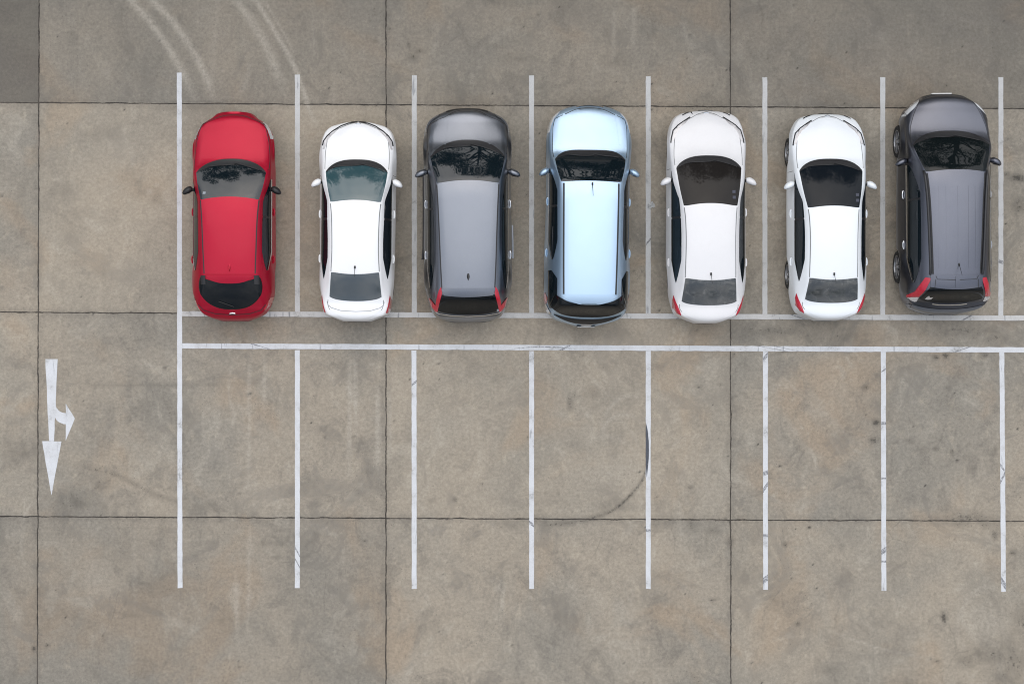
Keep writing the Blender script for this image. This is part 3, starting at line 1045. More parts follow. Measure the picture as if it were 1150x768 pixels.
    def handles(s, mat=None, ysz=None):
        y0, ym, y1 = s.d['doors']
        for nm, ya in (('door_front', ym + .13), ('door_rear', s.d.get('hr', y1 + .25))):
            for k, sd in (('_r', 1), ('_l', -1)):
                z = s.belt(ya) - .13
                pts = []
                for t in np.linspace(0, 1, 7):
                    p = s.side(ya + .17 * (t - .5), z, sd)
                    pts.append(p + Vector((sd * (.002 + .016 * math.sin(math.pi * t) ** .4), 0, 0)))
                bm = bmesh.new()
                bm_tube(bm, pts, [.010, .015, .016, .016, .016, .015, .010], 8)
                from_bm('door_handle', bm, mat or s.paint, s.doors.get(nm + k, s.root))

    def wheels(s, spokes=5):
        rw, hw = s.rw, .102
        prof = [(rw - .10, hw * .55), (rw - .095, hw * .92), (rw - .06, hw * 1.0), (rw - .018, hw * .93), (rw, hw * .66), (rw + .002, 0)]
        prof += [(r, -h) for r, h in prof[-2::-1]]
        N = 40
        bm = bmesh.new()
        rings = [[bm.verts.new((h, r * math.cos(2 * math.pi * k / N), r * math.sin(2 * math.pi * k / N))) for r, h in prof] for k in range(N)]
        for k in range(N):
            a, b = rings[k], rings[(k + 1) % N]
            for i in range(len(prof) - 1):
                bm.faces.new((a[i], a[i + 1], b[i + 1], b[i]))
        bmesh.ops.recalc_face_normals(bm, faces=bm.faces[:])
        tyre = bpy.data.meshes.new('wheel')
        bm.to_mesh(tyre)
        bm.free()
        bm = bmesh.new()
        R0 = rw - .092
        ring = []
        for k in range(N):
            c, sn = math.cos(2 * math.pi * k / N), math.sin(2 * math.pi * k / N)
            ring.append([bm.verts.new((x, r * c, r * sn)) for r, x in ((R0 + .006, hw * .92), (R0 - .02, hw * .90), (R0 - .03, hw * .55), (R0 - .035, -hw * .3))])
        for k in range(N):
            a, b = ring[k], ring[(k + 1) % N]
            for i in range(3):
                bm.faces.new((a[i], a[i + 1], b[i + 1], b[i]))
        for k in range(spokes * 2):
            t = math.pi * 2 * (k // 2) / spokes + (0.13 if k % 2 else -0.13)
            vs = bm_box(bm, (0, 0, 0), (.03, .034, R0 - .03), bev=.006)
            for v in vs:
                x, y, z = v.co
                z += R0 / 2 - .005
                x += hw * (.55 + .25 * (1 - z / R0))
                v.co = Vector((x, y * math.cos(t) - z * math.sin(t), y * math.sin(t) + z * math.cos(t)))
        r = bmesh.ops.create_cone(bm, segments=20, radius1=.062, radius2=.05, depth=.05, cap_ends=True)
        for v in r['verts']:
            x, y, z = v.co
            v.co = Vector((hw * .72 + z, x, y))
        bmesh.ops.recalc_face_normals(bm, faces=bm.faces[:])
        rim = bpy.data.meshes.new('rim')
        bm.to_mesh(rim)
        bm.free()
        # brake disc behind the spokes
        bm = bmesh.new()
        r = bmesh.ops.create_cone(bm, segments=28, radius1=R0 - .05, radius2=R0 - .05, depth=.02, cap_ends=True)
        for v in r['verts']:
            x, y, z = v.co
            v.co = Vector((.005 + z, x, y))
        disc = bpy.data.meshes.new('brake_disc')
        bm.to_mesh(disc)
        bm.free()
        first = True
        for ya in s.ax:
            for sd in (1, -1):
                if first:
                    w = link('wheel', tyre, RUB, s.root, True, 50)
                    r_ = link('rim', rim, ALLOY, w, True, 40)
                    b_ = link('brake_disc', disc, SILVER, w, True, 40)
                    first = False
                    w0, r0, b0 = w, r_, b_
                else:
                    w = w0.copy()
                    COL.objects.link(w)
                    for ch in (r0, b0):
                        c = ch.copy()
                        COL.objects.link(c)
                        c.parent = w
                w.location = (sd * (s.out(ya) - hw + s.d.get('poke', -.03)), ya, s.rw)
                w.rotation_euler = (random.Random(ya + sd).uniform(0, 6) * 0, 0, 0 if sd > 0 else math.pi)

    def fin(s, x, y, col=None, L=.17, h=.055):
        c, n = s.down(x, y)
        bm = bmesh.new()
        prev = None
        for t in np.linspace(0, 1, 8):
            w = .046 * (1 - .45 * t) * (.25 + .75 * min(1, (1 - t) * 3)) * (.4 + .6 * min(1, t * 4 + .2))
            yy = y + L * (.5 - t)
            z = c.z + h * (t ** 1.3) * (1 if t < .97 else .9)
            ring = [bm.verts.new((x - w, yy, c.z - .004)), bm.verts.new((x - w * .35, yy, z + .004)), bm.verts.new((x + w * .35, yy, z + .004)), bm.verts.new((x + w, yy, c.z - .004))]
            if prev:
                for k in range(3):
                    bm.faces.new((prev[k], prev[k + 1], ring[k + 1], ring[k]))
            else:
                bm.faces.new(ring)
            prev = ring
        bm.faces.new(prev)
        from_bm('fin_antenna', bm, col or BLACK, s.root, angle=50)

    def mast(s, x, y, back=True, L=.2):
        c, n = s.down(x, y)
        bm = bmesh.new()
        vs = bm_box(bm, (x, y, c.z + .012), (.036, .06, .03), bev=.01)
        sg = -1 if back else 1
        bm_tube(bm, [(x, y, c.z + .02), (x, y + sg * L * .6, c.z + .02 + L * .55), (x, y + sg * L, c.z + .02 + L * .92)], [.007, .005, .004], 6)
        from_bm('antenna', bm, BLACK, s.root)

    def plates(s, zf=.45, zr=.78, front=False, rear=False, w=.36, h=.11, th=.012):
        for ok, sg, z in ((front, 1, zf), (rear, -1, zr)):
            if not ok:
                continue
            p = s.end(0, z, sg)
            bm = bmesh.new()
            bm_box(bm, (0, p.y + sg * .014, z), (w, th, h), bev=.003)
            o = from_bm('license_plate', bm, PLATE, s.root)
            bm = bmesh.new()
            bm_box(bm, (0, p.y + sg * .0035, z), (w + .03, .012, h + .03), bev=.003)
            from_bm('plate_holder', bm, BLACK, o)

    def grille(s, x=.36, z0=.30, z1=.42, sg=1, name='grille', mat=None, n=16):
        """band wrapped on the face of a bumper"""
        bm = bmesh.new()
        rows = []
        for z in np.linspace(z0, z1, 5):
            row = []
            for u in np.linspace(-1, 1, n + 1):
                zz = z
                p = s.end(u * x, zz, sg)
                row.append(bm.verts.new(p + Vector((0, sg * .006, 0))))
            rows.append(row)
        for a, b in zip(rows, rows[1:]):
            for k in range(n):
                bm.faces.new((a[k], a[k + 1], b[k + 1], b[k]))
        be = [e for e in bm.edges if e.is_boundary]
        r = bmesh.ops.extrude_edge_only(bm, edges=be)
        for v in [g for g in r['geom'] if isinstance(g, bmesh.types.BMVert)]:
            v.co.y -= sg * .012
        return from_bm(name, bm, mat or BLACK, s.root, angle=50)

    def mirror_poly(s, name, pts, mat, **k):
        res = []
        for sd in (1, -1):
            res.append(s.poly(name, [(abs(x) * sd if True else x, y) for x, y in pts], mat, **k))
        return res

    def place(s, rot=0.0):
        s.root.location = (s.d['c'][0], s.d['c'][1], 0.0)
        s.root.rotation_euler = (0, 0, R(rot))

# ------------------------------------------------------------------ surveyed plan dimensions of the seven cars, metres, car axes
DIM = {
'red_hatch': {'c': (-5.855, 2.642),
 'ditch': [(0.266, 0.599), (-0.1, 0.567), (-0.719, 0.542), (-1.251, 0.52)],
 'emb': -2.036,
 'fin': -1.097,
 'mir': {'w': 1.029, 'y': 0.473},
 'out': [(-2.148, 0.458), (-2.037, 0.677), (-1.831, 0.797), (-1.546, 0.87), (-0.991, 0.875), (0.174, 0.87), (1.061, 0.869), (1.473, 0.861), (1.742, 0.796), (1.923, 0.693), (2.049, 0.507),
         (2.17, 0.361)],
 'rg': {'wb': 0.63, 'wt': 0.617, 'yb': -1.965, 'ybc': -1.698, 'yt': -1.436, 'ytc': -1.29},
 'seam': -1.251,
 'sw': {'wi': 0.654, 'wo': 0.795, 'y0': 0.755, 'y1': -1.165},
 'ws': {'wb': 0.722, 'wt': 0.6, 'yb': 1.147, 'ybc': 0.921, 'yt': 0.332, 'ytc': 0.27},
 'yF': 2.201,
 'yR': -2.201},
'sedan2': {'ant': -1.001,
 'c': (-3.263, 2.536),
 'ditch': [(0.328, 0.515), (0.033, 0.486), (-0.613, 0.472), (-1.084, 0.492)],
 'lip': -1.901,
 'mir': {'w': 0.951, 'y': 0.729},
 'out': [(-2.041, 0.468), (-1.946, 0.685), (-1.614, 0.753), (-1.202, 0.792), (-0.568, 0.799), (0.093, 0.808), (0.885, 0.811), (1.265, 0.819), (1.588, 0.8), (1.835, 0.732), (1.978, 0.607),
         (2.076, 0.317)],
 'rg': {'wb': 0.539, 'wt': 0.493, 'yb': -1.688, 'ybc': -1.626, 'yt': -1.144, 'ytc': -1.094},
 'sw': {'wi': 0.569, 'wo': 0.722, 'y0': 0.911, 'y1': -1.234},
 'ws': {'wb': 0.642, 'wt': 0.519, 'yb': 1.24, 'ybc': 1.043, 'yt': 0.384, 'ytc': 0.328},
 'yF': 2.105,
 'yR': -2.105},
'suv3': {'c': (-0.949, 2.661),
 'chrome': -2.125,
 'ditch': [(0.581, 0.632), (0.078, 0.605), (-0.439, 0.584), (-1.055, 0.562), (-1.533, 0.539)],
 'fin': -1.318,
 'mir': {'w': 1.097, 'y': 0.814},
 'out': [(-2.22, 0.475), (-2.119, 0.696), (-1.945, 0.804), (-1.707, 0.873), (-1.359, 0.928), (-0.694, 0.936), (0.155, 0.927), (1.01, 0.927), (1.39, 0.933), (1.723, 0.914), (1.929, 0.853),
         (2.062, 0.712), (2.214, 0.38)],
 'rg': {'wb': 0.673, 'wt': 0.546, 'yb': -2.094, 'ybc': -2.016, 'yt': -1.731, 'ytc': -1.685},
 'seam': -1.564,
 'sw': {'wi': 0.695, 'wo': 0.821, 'y0': 0.846, 'y1': -1.565},
 'ws': {'wb': 0.766, 'wt': 0.632, 'yb': 1.51, 'ybc': 1.213, 'yt': 0.652, 'ytc': 0.584},
 'yF': 2.246,
 'yR': -2.246},
'suv4': {'ant': 0.578,
 'c': (1.566, 2.647),
 'ditch': [(0.609, 0.558), (-0.122, 0.551), (-1.045, 0.54), (-1.681, 0.528)],
 'mir': {'w': 1.045, 'y': 0.842},
 'out': [(-2.296, 0.301), (-2.169, 0.696), (-1.979, 0.845), (-1.63, 0.902), (-1.092, 0.906), (0.262, 0.879), (1.149, 0.892), (1.561, 0.897), (1.83, 0.862), (2.03, 0.794), (2.175, 0.664),
         (2.289, 0.38)],
 'q0': -1.179,
 'q1': -1.957,
 'rg': {'wb': 0.789, 'wt': 0.603, 'yb': -2.128, 'ybc': -1.947, 'yt': -1.873, 'ytc': -1.658},
 'seam': -1.682,
 'sw': {'wi': 0.664, 'wo': 0.816, 'y0': 0.952, 'y1': -0.965},
 'ws': {'wb': 0.727, 'wt': 0.615, 'yb': 1.317, 'ybc': 1.17, 'yt': 0.647, 'ytc': 0.616},
 'yF': 2.327,
 'yR': -2.327},
'sedan5': {'ant': -1.235,
 'c': (4.054, 2.632),
 'ditch': [(0.153, 0.541), (-0.089, 0.517), (-0.553, 0.503), (-1.297, 0.516)],
 'mir': {'w': 0.998, 'y': 0.671},
 'out': [(-2.192, 0.385), (-2.059, 0.662), (-1.805, 0.757), (-1.489, 0.813), (-0.982, 0.837), (0.184, 0.833), (0.975, 0.83), (1.498, 0.835), (1.783, 0.797), (2.005, 0.721), (2.16, 0.559),
         (2.22, 0.282)],
 'rg': {'wb': 0.568, 'wt': 0.518, 'yb': -1.872, 'ybc': -1.816, 'yt': -1.364, 'ytc': -1.311},
 'sw': {'wi': 0.594, 'wo': 0.758, 'y0': 0.937, 'y1': -1.412},
 'ws': {'wb': 0.674, 'wt': 0.549, 'yb': 1.227, 'ybc': 1.033, 'yt': 0.224, 'ytc': 0.156},
 'yF': 2.243,
 'yR': -2.243},
'sedan6': {'ant': -1.229,
 'c': (6.589, 2.626),
 'ditch': [(0.122, 0.519), (-0.082, 0.499), (-0.547, 0.482), (-1.291, 0.49)],
 'mir': {'w': 0.967, 'y': 0.599},
 'out': [(-2.132, 0.392), (-1.989, 0.661), (-1.704, 0.767), (-1.387, 0.802), (-0.817, 0.824), (0.19, 0.831), (0.982, 0.823), (1.457, 0.812), (1.742, 0.774), (1.932, 0.698), (2.09, 0.558),
         (2.157, 0.305)],
 'rg': {'wb': 0.544, 'wt': 0.493, 'yb': -1.816, 'ybc': -1.763, 'yt': -1.345, 'ytc': -1.298},
 'sw': {'wi': 0.58, 'wo': 0.733, 'y0': 0.881, 'y1': -1.374},
 'ws': {'wb': 0.654, 'wt': 0.527, 'yb': 1.165, 'ybc': 0.977, 'yt': 0.178, 'ytc': 0.125},
 'yF': 2.179,
 'yR': -2.179},
'suv7': {'ant': -1.306,
 'c': (9.048, 2.886),
 'chrome': -2.143,
 'ditch': [(0.612, 0.593), (0.005, 0.544), (-0.824, 0.509), (-1.504, 0.481)],
 'mir': {'w': 1.102, 'y': 0.826},
 'out': [(-2.293, 0.373), (-2.146, 0.769), (-1.924, 0.902), (-1.446, 0.953), (-0.935, 0.973), (0.133, 0.967), (1.157, 0.948), (1.685, 0.926), (1.839, 0.888), (1.975, 0.815), (2.18, 0.56),
         (2.303, 0.347)],
 'rg': {'wb': 0.666, 'wt': 0.524, 'yb': -2.077, 'ybc': -2.003, 'yt': -1.799, 'ytc': -1.749},
 'seam': -1.504,
 'spe': -1.8,
 'sw': {'wi': 0.691, 'wo': 0.848, 'y0': 0.81, 'y1': -1.653},
 'ws': {'wb': 0.791, 'wt': 0.611, 'yb': 1.475, 'ybc': 1.239, 'yt': 0.645, 'ytc': 0.592},
 'yF': 2.316,
 'yR': -2.316},
}

def spec(key, name, kind, paint_m, roof_h, **k):
    d = dict(DIM[key])
    d['name'], d['paint'] = name, paint_m
    ws, rg, sw = d['ws'], d['rg'], d['sw']
    yF, yR = d['yF'], d['yR']
    dl = d['ditch'][-1][1]
    dm = d['ditch'][1:-1]
    if kind == 'sedan':
        d['zc'] = [(yF, .50), (yF - .02, .60), (yF - .07, .68), (yF - .25, .765), (1.42, .91), (ws['yb'] + .02, .975), (ws['yb'] - .05, 1.01)] + [(lerp(ws['yb'] - .05, ws['yt'], t), lerp(1.01, roof_h - .065, t) + .028 * math.sin(math.pi * t)) for t in (.25, .5, .75)] + [
                   (ws['yt'], roof_h - .065), (ws['yt'] - .35, roof_h - .008), (-.45, roof_h), (rg['yt'] + .03, roof_h - .075), (rg['yb'] + .02, 1.11), (rg['yb'] - .05, 1.085),
                   (yR + .14, 1.07), (yR + .05, 1.02), (yR + .02, .93), (yR, .70)]
        d['belt'] = [(yR, .55), (yR + .05, .84), (yR + .4, .955), (0, .935), (ws['ybc'], .90), (yF - .8, .84), (yF - .3, .70), (yF - .05, .56), (yF, .42)]
        d['w3'] = [(yR, .25), (yR + .06, .42), (rg['yb'] - .12, rg['wb'] + .04), (rg['yb'] + .02, rg['wb'] + .03), (rg['yt'], dl + .025)] + [(y, w + .018) for y, w in dm] + \
                  [(ws['yt'], ws['wt'] + .02), (ws['ybc'], ws['wb'] + .028), (ws['yb'], ws['wb'] + .03), (yF - .35, .50), (yF, .2)]
        d['wg'] = [(yR, .35), (yR + .06, .50), (rg['yb'] - .1, rg['wb'] + .10), (rg['yb'] + .02, rg['wb'] + .085), (rg['yt'], sw['wi'] + .0), (-.5, sw['wi'] - .005), (0, sw['wi'] + .01),
                   (ws['yt'], max(sw['wi'] + .02, ws['wt'] + .07)), (ws['ybc'], ws['wb'] + .06), (ws['yb'], ws['wb'] + .055), (yF - .35, .60), (yF, .3)]
    else:
        ck = k.pop('cowl_z', 1.08)
        nz = k.pop('nose_z', .93)
        gb = k.pop('glass_bottom_z', 1.06)
        st = d.get('seam', rg['yt'])
        d['zc'] = [(yF, .52), (yF - .015, .66), (yF - .05, nz - .14), (yF - .14, nz - .03), (yF - .35, nz + .03), (ws['yb'] + .02, ck), (ws['yb'] - .06, ck + .035)] + [(lerp(ws['yb'] - .06, ws['yt'], t), lerp(ck + .035, roof_h - .07, t) + .032 * math.sin(math.pi * t)) for t in (.25, .5, .75)] + [
                   (ws['yt'], roof_h - .07), (ws['yt'] - .35, roof_h - .012), (-.3, roof_h), (st, roof_h - .05), (rg['yt'], roof_h - .11), (rg['yb'] + .02, gb), (rg['yb'] - .03, gb - .05),
                   (yR + .07, gb - .20), (yR + .035, .74), (yR + .012, .66), (yR, .50)]
        d['belt'] = [(yR, .42), (yR + .06, .74), (yR + .3, gb - .10), (-1.2, gb - .06), (0, ck - .10), (ws['ybc'], ck - .13), (yF - .8, nz - .06), (yF - .3, nz - .13), (yF - .06, .62), (yF, .44)]
        d['w3'] = [(yR, .25), (yR + .07, .45), (rg['yb'], min(rg['wb'] + .02, .74)), (rg['yt'], dl + .05), (d['ditch'][-1][0] + .1, dl + .03)] + [(y, w + .02) for y, w in dm] + \
                  [(ws['yt'], ws['wt'] + .022), (ws['ybc'], ws['wb'] + .03), (ws['yb'], ws['wb'] + .03), (yF - .3, .60), (yF, .25)]
        d['wg'] = [(yR, .35), (yR + .07, .55), (rg['yb'], min(rg['wb'] + .07, .80)), (rg['yt'], sw['wi'] - .005), (-.6, sw['wi']), (0, sw['wi'] + .01),
                   (ws['yt'], max(sw['wi'] + .02, ws['wt'] + .07)), (ws['ybc'], ws['wb'] + .06), (ws['yb'], ws['wb'] + .05), (yF - .3, .68), (yF, .35)]
    d.update(k)
    for kk in ('w3', 'wg', 'zc', 'belt'):
        d[kk] = sorted({round(p[0], 3): p for p in d[kk]}.values())
    return d

def build_common(c, lens=None):
    c.windows()
    c.wheels()

# ---- 1: red hatchback
RED = paint('red_paint', (0.42, 0.002, 0.026, 1), 0.5, 0.42, 0.01, .06, .4, .3)
d = spec('red_hatch', 'red_hatchback', 'hatch', RED, 1.45, cowl_z=1.0, nose_z=.80, glass_bottom_z=1.0, ohF=.86, ohR=.84, doors=(.92, -.06, -1.02), hood_front=(2.10, 1.90), rw=.315, poke=-.065, hr=-.92)
d['rg']['rnd'] = .05
d['rg_mat'] = GLASS_REAR
d['rg']['pb'] = 2.6
d['rg']['bow'] = .03
d['ws'].update(pb=2.4, rnd=.06)
d['sw']['chrome'] = .014
c = Car(d)
c.windows()
c.hood([(.455, 2.12), (.60, 1.99), (.70, 1.72), (.745, 1.5), (.775, 1.1), (.765, .90)])
c.roof(.345 + .0, .285, -1.235, -1.235, d['ditch'], gap=.02)
c.grid('rear_spoiler', [[(u * (lerp(.49, .40, v)), lerp(-1.262, lerp(-1.432, -1.36, abs(u) ** 2.6), v)) for u in np.linspace(-1, 1, 21)] for v in np.linspace(0, 1, 8)], RED, .022, skirt=.03)
for sd in (1, -1):
    c.grid('spoiler_side_panel', [[(sd * x, lerp(-1.272, -1.44 - .1 * (x - .42), v)) for x in np.linspace(.50, .60, 6)] for v in np.linspace(0, 1, 6)], TRIM, .012)
c.mirror_poly('headlight', [(.60, 1.99), (.70, 1.94), (.79, 1.80), (.84, 1.62), (.80, 1.60), (.745, 1.72), (.68, 1.86)], LENS)
c.mirror_poly('tail_light', [(.74, -1.90), (.79, -1.84), (.83, -1.70), (.79, -1.72), (.72, -1.84), (.66, -1.95), (.68, -1.99)], RED_LENS)
c.mirrors(BLACK)
c.handles()
c.wheels()
c.fin(0, d['fin'], RED, .19, .05)
bm = bmesh.new()
p = c.end(0, .92, -1)
q, n = c.down(0, -2.05)
bm_tube(bm, [q + Vector((-.06, .0, .012)), q + Vector((0, .012, .02)), q + Vector((.06, .0, .012))], [.012, .022, .012], 8)
from_bm('badge', bm, CHROME, c.root)
c.strips('tailgate_seam', [[(.0, -2.075), (.35, -2.055), (.60, -1.98), (.70, -1.86)]], .012, GAP)
c.poly('window_sticker', [(-.56, .40), (-.50, .40), (-.495, .45), (-.555, .45)], STICKER, .009, cuts=1)
bm = bmesh.new()
pp = [c.down(lerp(-.26, .05, t), lerp(-1.80, -1.91, t))[0] + Vector((0, 0, .02)) for t in np.linspace(0, 1, 8)]
bm_tube(bm, pp, .010, 6)
from_bm('rear_wiper', bm, BLACK, c.root)
c.grille(.42, .28, .40, 1)
c.grille(.50, .25, .34, -1, 'bumper_insert')
c.place(0)
tag(c.root, 'glossy red hatchback with black door mirrors in the leftmost bay', 'car', 'cars parked in a row')

# ---- sedans
def sedan(key, paint_m, label, roof_h=1.45, rot=0.0, wsm=None, rgm=None, hood_seam=None, slit=None, lens=None, tl=None, ditch_gap=.012, stick=(), trunk=None, lip=None, **k):
    d = spec(key, 'white_sedan', 'sedan', paint_m, roof_h, **k)
    if wsm:
        d['ws_mat'] = wsm
    d['ws'].update(pb=2.8, rnd=.06)
    d['seam_mat'] = GAP_PALE
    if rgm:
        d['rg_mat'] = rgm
    c = Car(d)
    c.windows()
    c.hood(hood_seam)
    ws, rg = d['ws'], d['rg']
    c.roof(ws['yt'] - .006, ws['ytc'] - .012, rg['yt'] + .012, rg['ytc'] + .008, d['ditch'], gap=ditch_gap)
    c.mirror_poly('headlight', lens, PALE_LENS, off=.007)
    c.strips('headlight_seam', [slit], .024, BLACK, .008)
    if not lip:
        c.strips('bumper_slot', [[(.30, d['yF'] - .035), (.43, d['yF'] - .085), (.50, d['yF'] - .125)]], .020, BLACK, .006)
    c.strips('grille_slot', [[(0, d['yF'] - .012), (.16, d['yF'] - .016)]], .02, BLACK, .006)
    c.mirror_poly('tail_light', tl, RED_LENS, off=.008)
    # boot lid
    yb, ybc, yR = rg['yb'], rg['ybc'], d['yR']
    wt, we = trunk
    rows = [[(u * (lerp(wt, we, v) + .02 * math.sin(3.14 * v)), lerp(yb - .035 + (ybc - yb) * abs(u) ** 2.2, yR + .035 + .20 * abs(u) ** 2.6, v)) for u in np.linspace(-1, 1, 25)] for v in np.linspace(0, 1, 14)]
    c.grid('boot_lid', rows, paint_m, .006)
    c.strips('boot_seam', [[(r[-1][0] + .007, r[-1][1]) for r in rows]], .012, GAP_PALE, .003)
    if lip:
        c.strips('boot_lip', [lip], .012, plain('lip_shade_line', (.30, .31, .33, 1), .5), .0085)
    bm = bmesh.new()
    q, n = c.down(0, d['yF'] - .075)
    bm_tube(bm, [q + Vector((-.055, 0, .010)), q + Vector((0, .008, .014)), q + Vector((.055, 0, .010))], [.012, .019, .012], 8)
    from_bm('badge', bm, CHROME, c.root)
    c.mirrors(paint_m)
    c.handles()
    c.wheels()
    c.mast(0.0, d['ant'])
    for x, y in stick:
        c.poly('window_sticker', [(x - .032, y - .03), (x + .032, y - .03), (x + .036, y + .03), (x - .03, y + .03)], STICKER_DIM, .009, cuts=1)
    c.grille(.45, .27, .38, 1)
    c.grille(.40, .25, .31, -1, 'bumper_insert')
    c.strips('fender_seam', [[(c.w2m + .0, d['doors'][0] + .01), (c.out(d['doors'][0]) - .012, d['doors'][0] + .01)]], .008, GAP, .003)
    c.place(rot)
    tag(c.root, label, 'car', 'cars parked in a row')
    return c

WHITE = paint('white_paint', (0.86, 0.865, 0.87, 1), 0.0, 0.35, 0.02, 0.02)
OFFWHITE = paint('pearl_white_paint', (0.76, 0.755, 0.76, 1), 0.0, 0.38, 0.05, 0.03)
COOLWHITE = paint('cool_white_paint', (0.82, 0.855, 0.88, 1), 0.0, 0.33, 0.02, 0.02)
G_TEAL = glass('teal_glass', (0.034, 0.078, 0.090, 1), 1.75)
G_GREY = glass('grey_glass', (0.060, 0.075, 0.085, 1), 1.75, .06)
G_DARK = glass('dark_film_glass', (0.007, 0.010, 0.014, 1), 1.28, .05)
G_CLOUDY = glass('cloud_mottled_rear_glass', (0.035, 0.040, 0.042, 1), 1.8, .03, .75)  # mottling in the base colour stands for reflected clouds
G_BROWN = glass('brown_film_glass', (0.017, 0.015, 0.014, 1), 1.28, .05)

sedan('sedan2', WHITE, 'small white sedan with teal windshield between the red hatchback and a dark SUV', 1.46, -.5, G_TEAL, G_GREY,
      [(.34, 2.045), (.55, 1.87), (.625, 1.68), (.66, 1.3), (.655, 1.03)],
      [(.02, 2.075), (.20, 2.045), (.36, 1.985), (.52, 1.88), (.64, 1.77), (.715, 1.66), (.735, 1.56)],
      [(.36, 1.955), (.50, 1.86), (.62, 1.76), (.70, 1.65), (.73, 1.48), (.69, 1.48), (.64, 1.64), (.56, 1.76), (.46, 1.86)],
      [(.70, -1.56), (.735, -1.66), (.715, -1.85), (.665, -1.925), (.62, -1.93), (.665, -1.78)],
      trunk=(.565, .53), lip=[(0, -1.905), (.30, -1.89), (.50, -1.83), (.575, -1.77), (.59, -1.70)], ohF=.78, ohR=.86, rw=.30,
      doors=(.92, .0, -.92), hood_front=(2.055, 1.83), hr=-.80)
sedan('sedan5', OFFWHITE, 'off-white sedan with black windshield parked right of the pale blue SUV', 1.43, 0.0, G_BROWN, G_CLOUDY,
      [(.43, 2.08), (.60, 1.90), (.67, 1.65), (.70, 1.2), (.69, 1.0)],
      [(.34, 2.075), (.45, 2.005), (.595, 1.905), (.705, 1.79), (.748, 1.62), (.76, 1.52)],
      [(.36, 2.04), (.46, 1.975), (.59, 1.88), (.69, 1.77), (.735, 1.56), (.70, 1.55), (.65, 1.72), (.56, 1.85), (.44, 1.945)],
      [(.72, -1.66), (.735, -1.75), (.71, -1.92), (.635, -2.04), (.56, -2.085), (.60, -1.97), (.675, -1.80)],
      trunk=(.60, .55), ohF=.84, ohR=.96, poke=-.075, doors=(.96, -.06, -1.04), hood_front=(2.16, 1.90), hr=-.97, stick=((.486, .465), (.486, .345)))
sedan('sedan6', COOLWHITE, 'bright white sedan with black windshield next to the SUV with roof rails', 1.43, 0.0, G_DARK, G_CLOUDY,
      [(.42, 2.01), (.58, 1.84), (.65, 1.6), (.68, 1.15), (.67, .95)],
      [(.33, 2.01), (.44, 1.94), (.58, 1.84), (.685, 1.73), (.728, 1.56), (.74, 1.47)],
      [(.35, 1.975), (.45, 1.91), (.57, 1.815), (.67, 1.70), (.715, 1.50), (.68, 1.49), (.63, 1.66), (.55, 1.78), (.43, 1.88)],
      [(.705, -1.61), (.72, -1.70), (.695, -1.86), (.62, -1.98), (.545, -2.025), (.585, -1.91), (.66, -1.74)],
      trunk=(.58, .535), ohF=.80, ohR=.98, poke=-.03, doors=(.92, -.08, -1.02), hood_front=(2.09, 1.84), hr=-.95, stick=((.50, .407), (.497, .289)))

# ---- 3: dark SUV with a plain roof
GREY3 = paint('slate_metallic', (0.19, 0.205, 0.235, 1), 1.0, 0.35, 0.03, .10)
d = spec('suv3', 'grey_suv', 'suv', GREY3, 1.64, ohF=.90, ohR=.95, rw=.335, doors=(1.12, .08, -1.0), hood_front=(2.17, 1.86), cladding=True, hr=-.85)
d['sw']['chrome'] = .014
d['rg']['rnd'] = .02
d['rg_mat'] = GLASS_REAR
c = Car(d)
c.windows()
c.hood([(.60, 2.03), (.74, 1.95), (.815, 1.80), (.83, 1.5), (.80, 1.2)])
c.roof(d['ws']['yt'] - .01, d['ws']['ytc'] - .012, d['seam'] + .006, d['seam'] + .012, d['ditch'], gap=.02)
c.grid('rear_spoiler', [[(u * lerp(.545, .50, v), lerp(d['seam'] - .014, lerp(-1.735, -1.70, u * u), v)) for u in np.linspace(-1, 1, 21)] for v in np.linspace(0, 1, 8)], GREY3, .020, skirt=.03)
for x0, x1 in ((.50, .40),):
    for sd in (1, -1):
        c.grid('hood_crease', [[(sd * (lerp(.43, .47, v) + du), lerp(1.95, 1.42, v)) for du in (-.03, 0, .03)] for v in np.linspace(0, 1, 14)], GREY3, .012, skirt=.012)
c.mirror_poly('headlight', [(.885, 1.72), (.875, 1.84), (.82, 1.95), (.70, 2.05), (.56, 2.11), (.60, 2.05), (.73, 1.965), (.82, 1.84), (.845, 1.70)], DARK_LENS)
c.strips('bumper_trim', [[(0, 2.222), (.25, 2.205), (.44, 2.145)]], .025, BLACK, .006)
c.mirror_poly('tail_light', [(.555, -1.53), (.60, -1.60), (.655, -1.80), (.675, -1.90), (.80, -1.74), (.815, -1.76), (.76, -1.92), (.675, -2.03), (.64, -2.03), (.60, -1.87), (.535, -1.66)], RED_LENS, off=.012)
c.strips('chrome_strip', [[(0, -2.125), (.35, -2.11), (.60, -2.07), (.68, -2.03)]], .016, CHROME, .010, skirt=.012)
c.mirrors(GREY3)
c.handles(CHROME)
c.wheels()
c.fin(0, d['fin'], BLACK)
c.poly('window_sticker', [(.59, -2.03), (.645, -2.02), (.645, -1.975), (.59, -1.98)], STICKER, .010, cuts=1)
for sd in (1, -1):
    bm = bmesh.new()
    bm_tube(bm, [c.side(y, .40, sd) + Vector((sd * (.036 if sd > 0 else .02), 0, -.02)) for y in (np.linspace(-.90, -.20, 7) if sd > 0 else np.linspace(-.92, .95, 9))], .022 if sd > 0 else .028, 8)
    from_bm('side_step', bm, SILVER if sd > 0 else TRIM, c.root)
c.grille(.50, .52, .66, 1)
c.grille(.55, .28, .40, 1, 'lower_grille')
c.grille(.60, .26, .42, -1, 'bumper_insert')
c.place(.3)
tag(c.root, 'dark grey SUV with plain roof and fin antenna, left of the pale blue SUV', 'car', 'cars parked in a row')

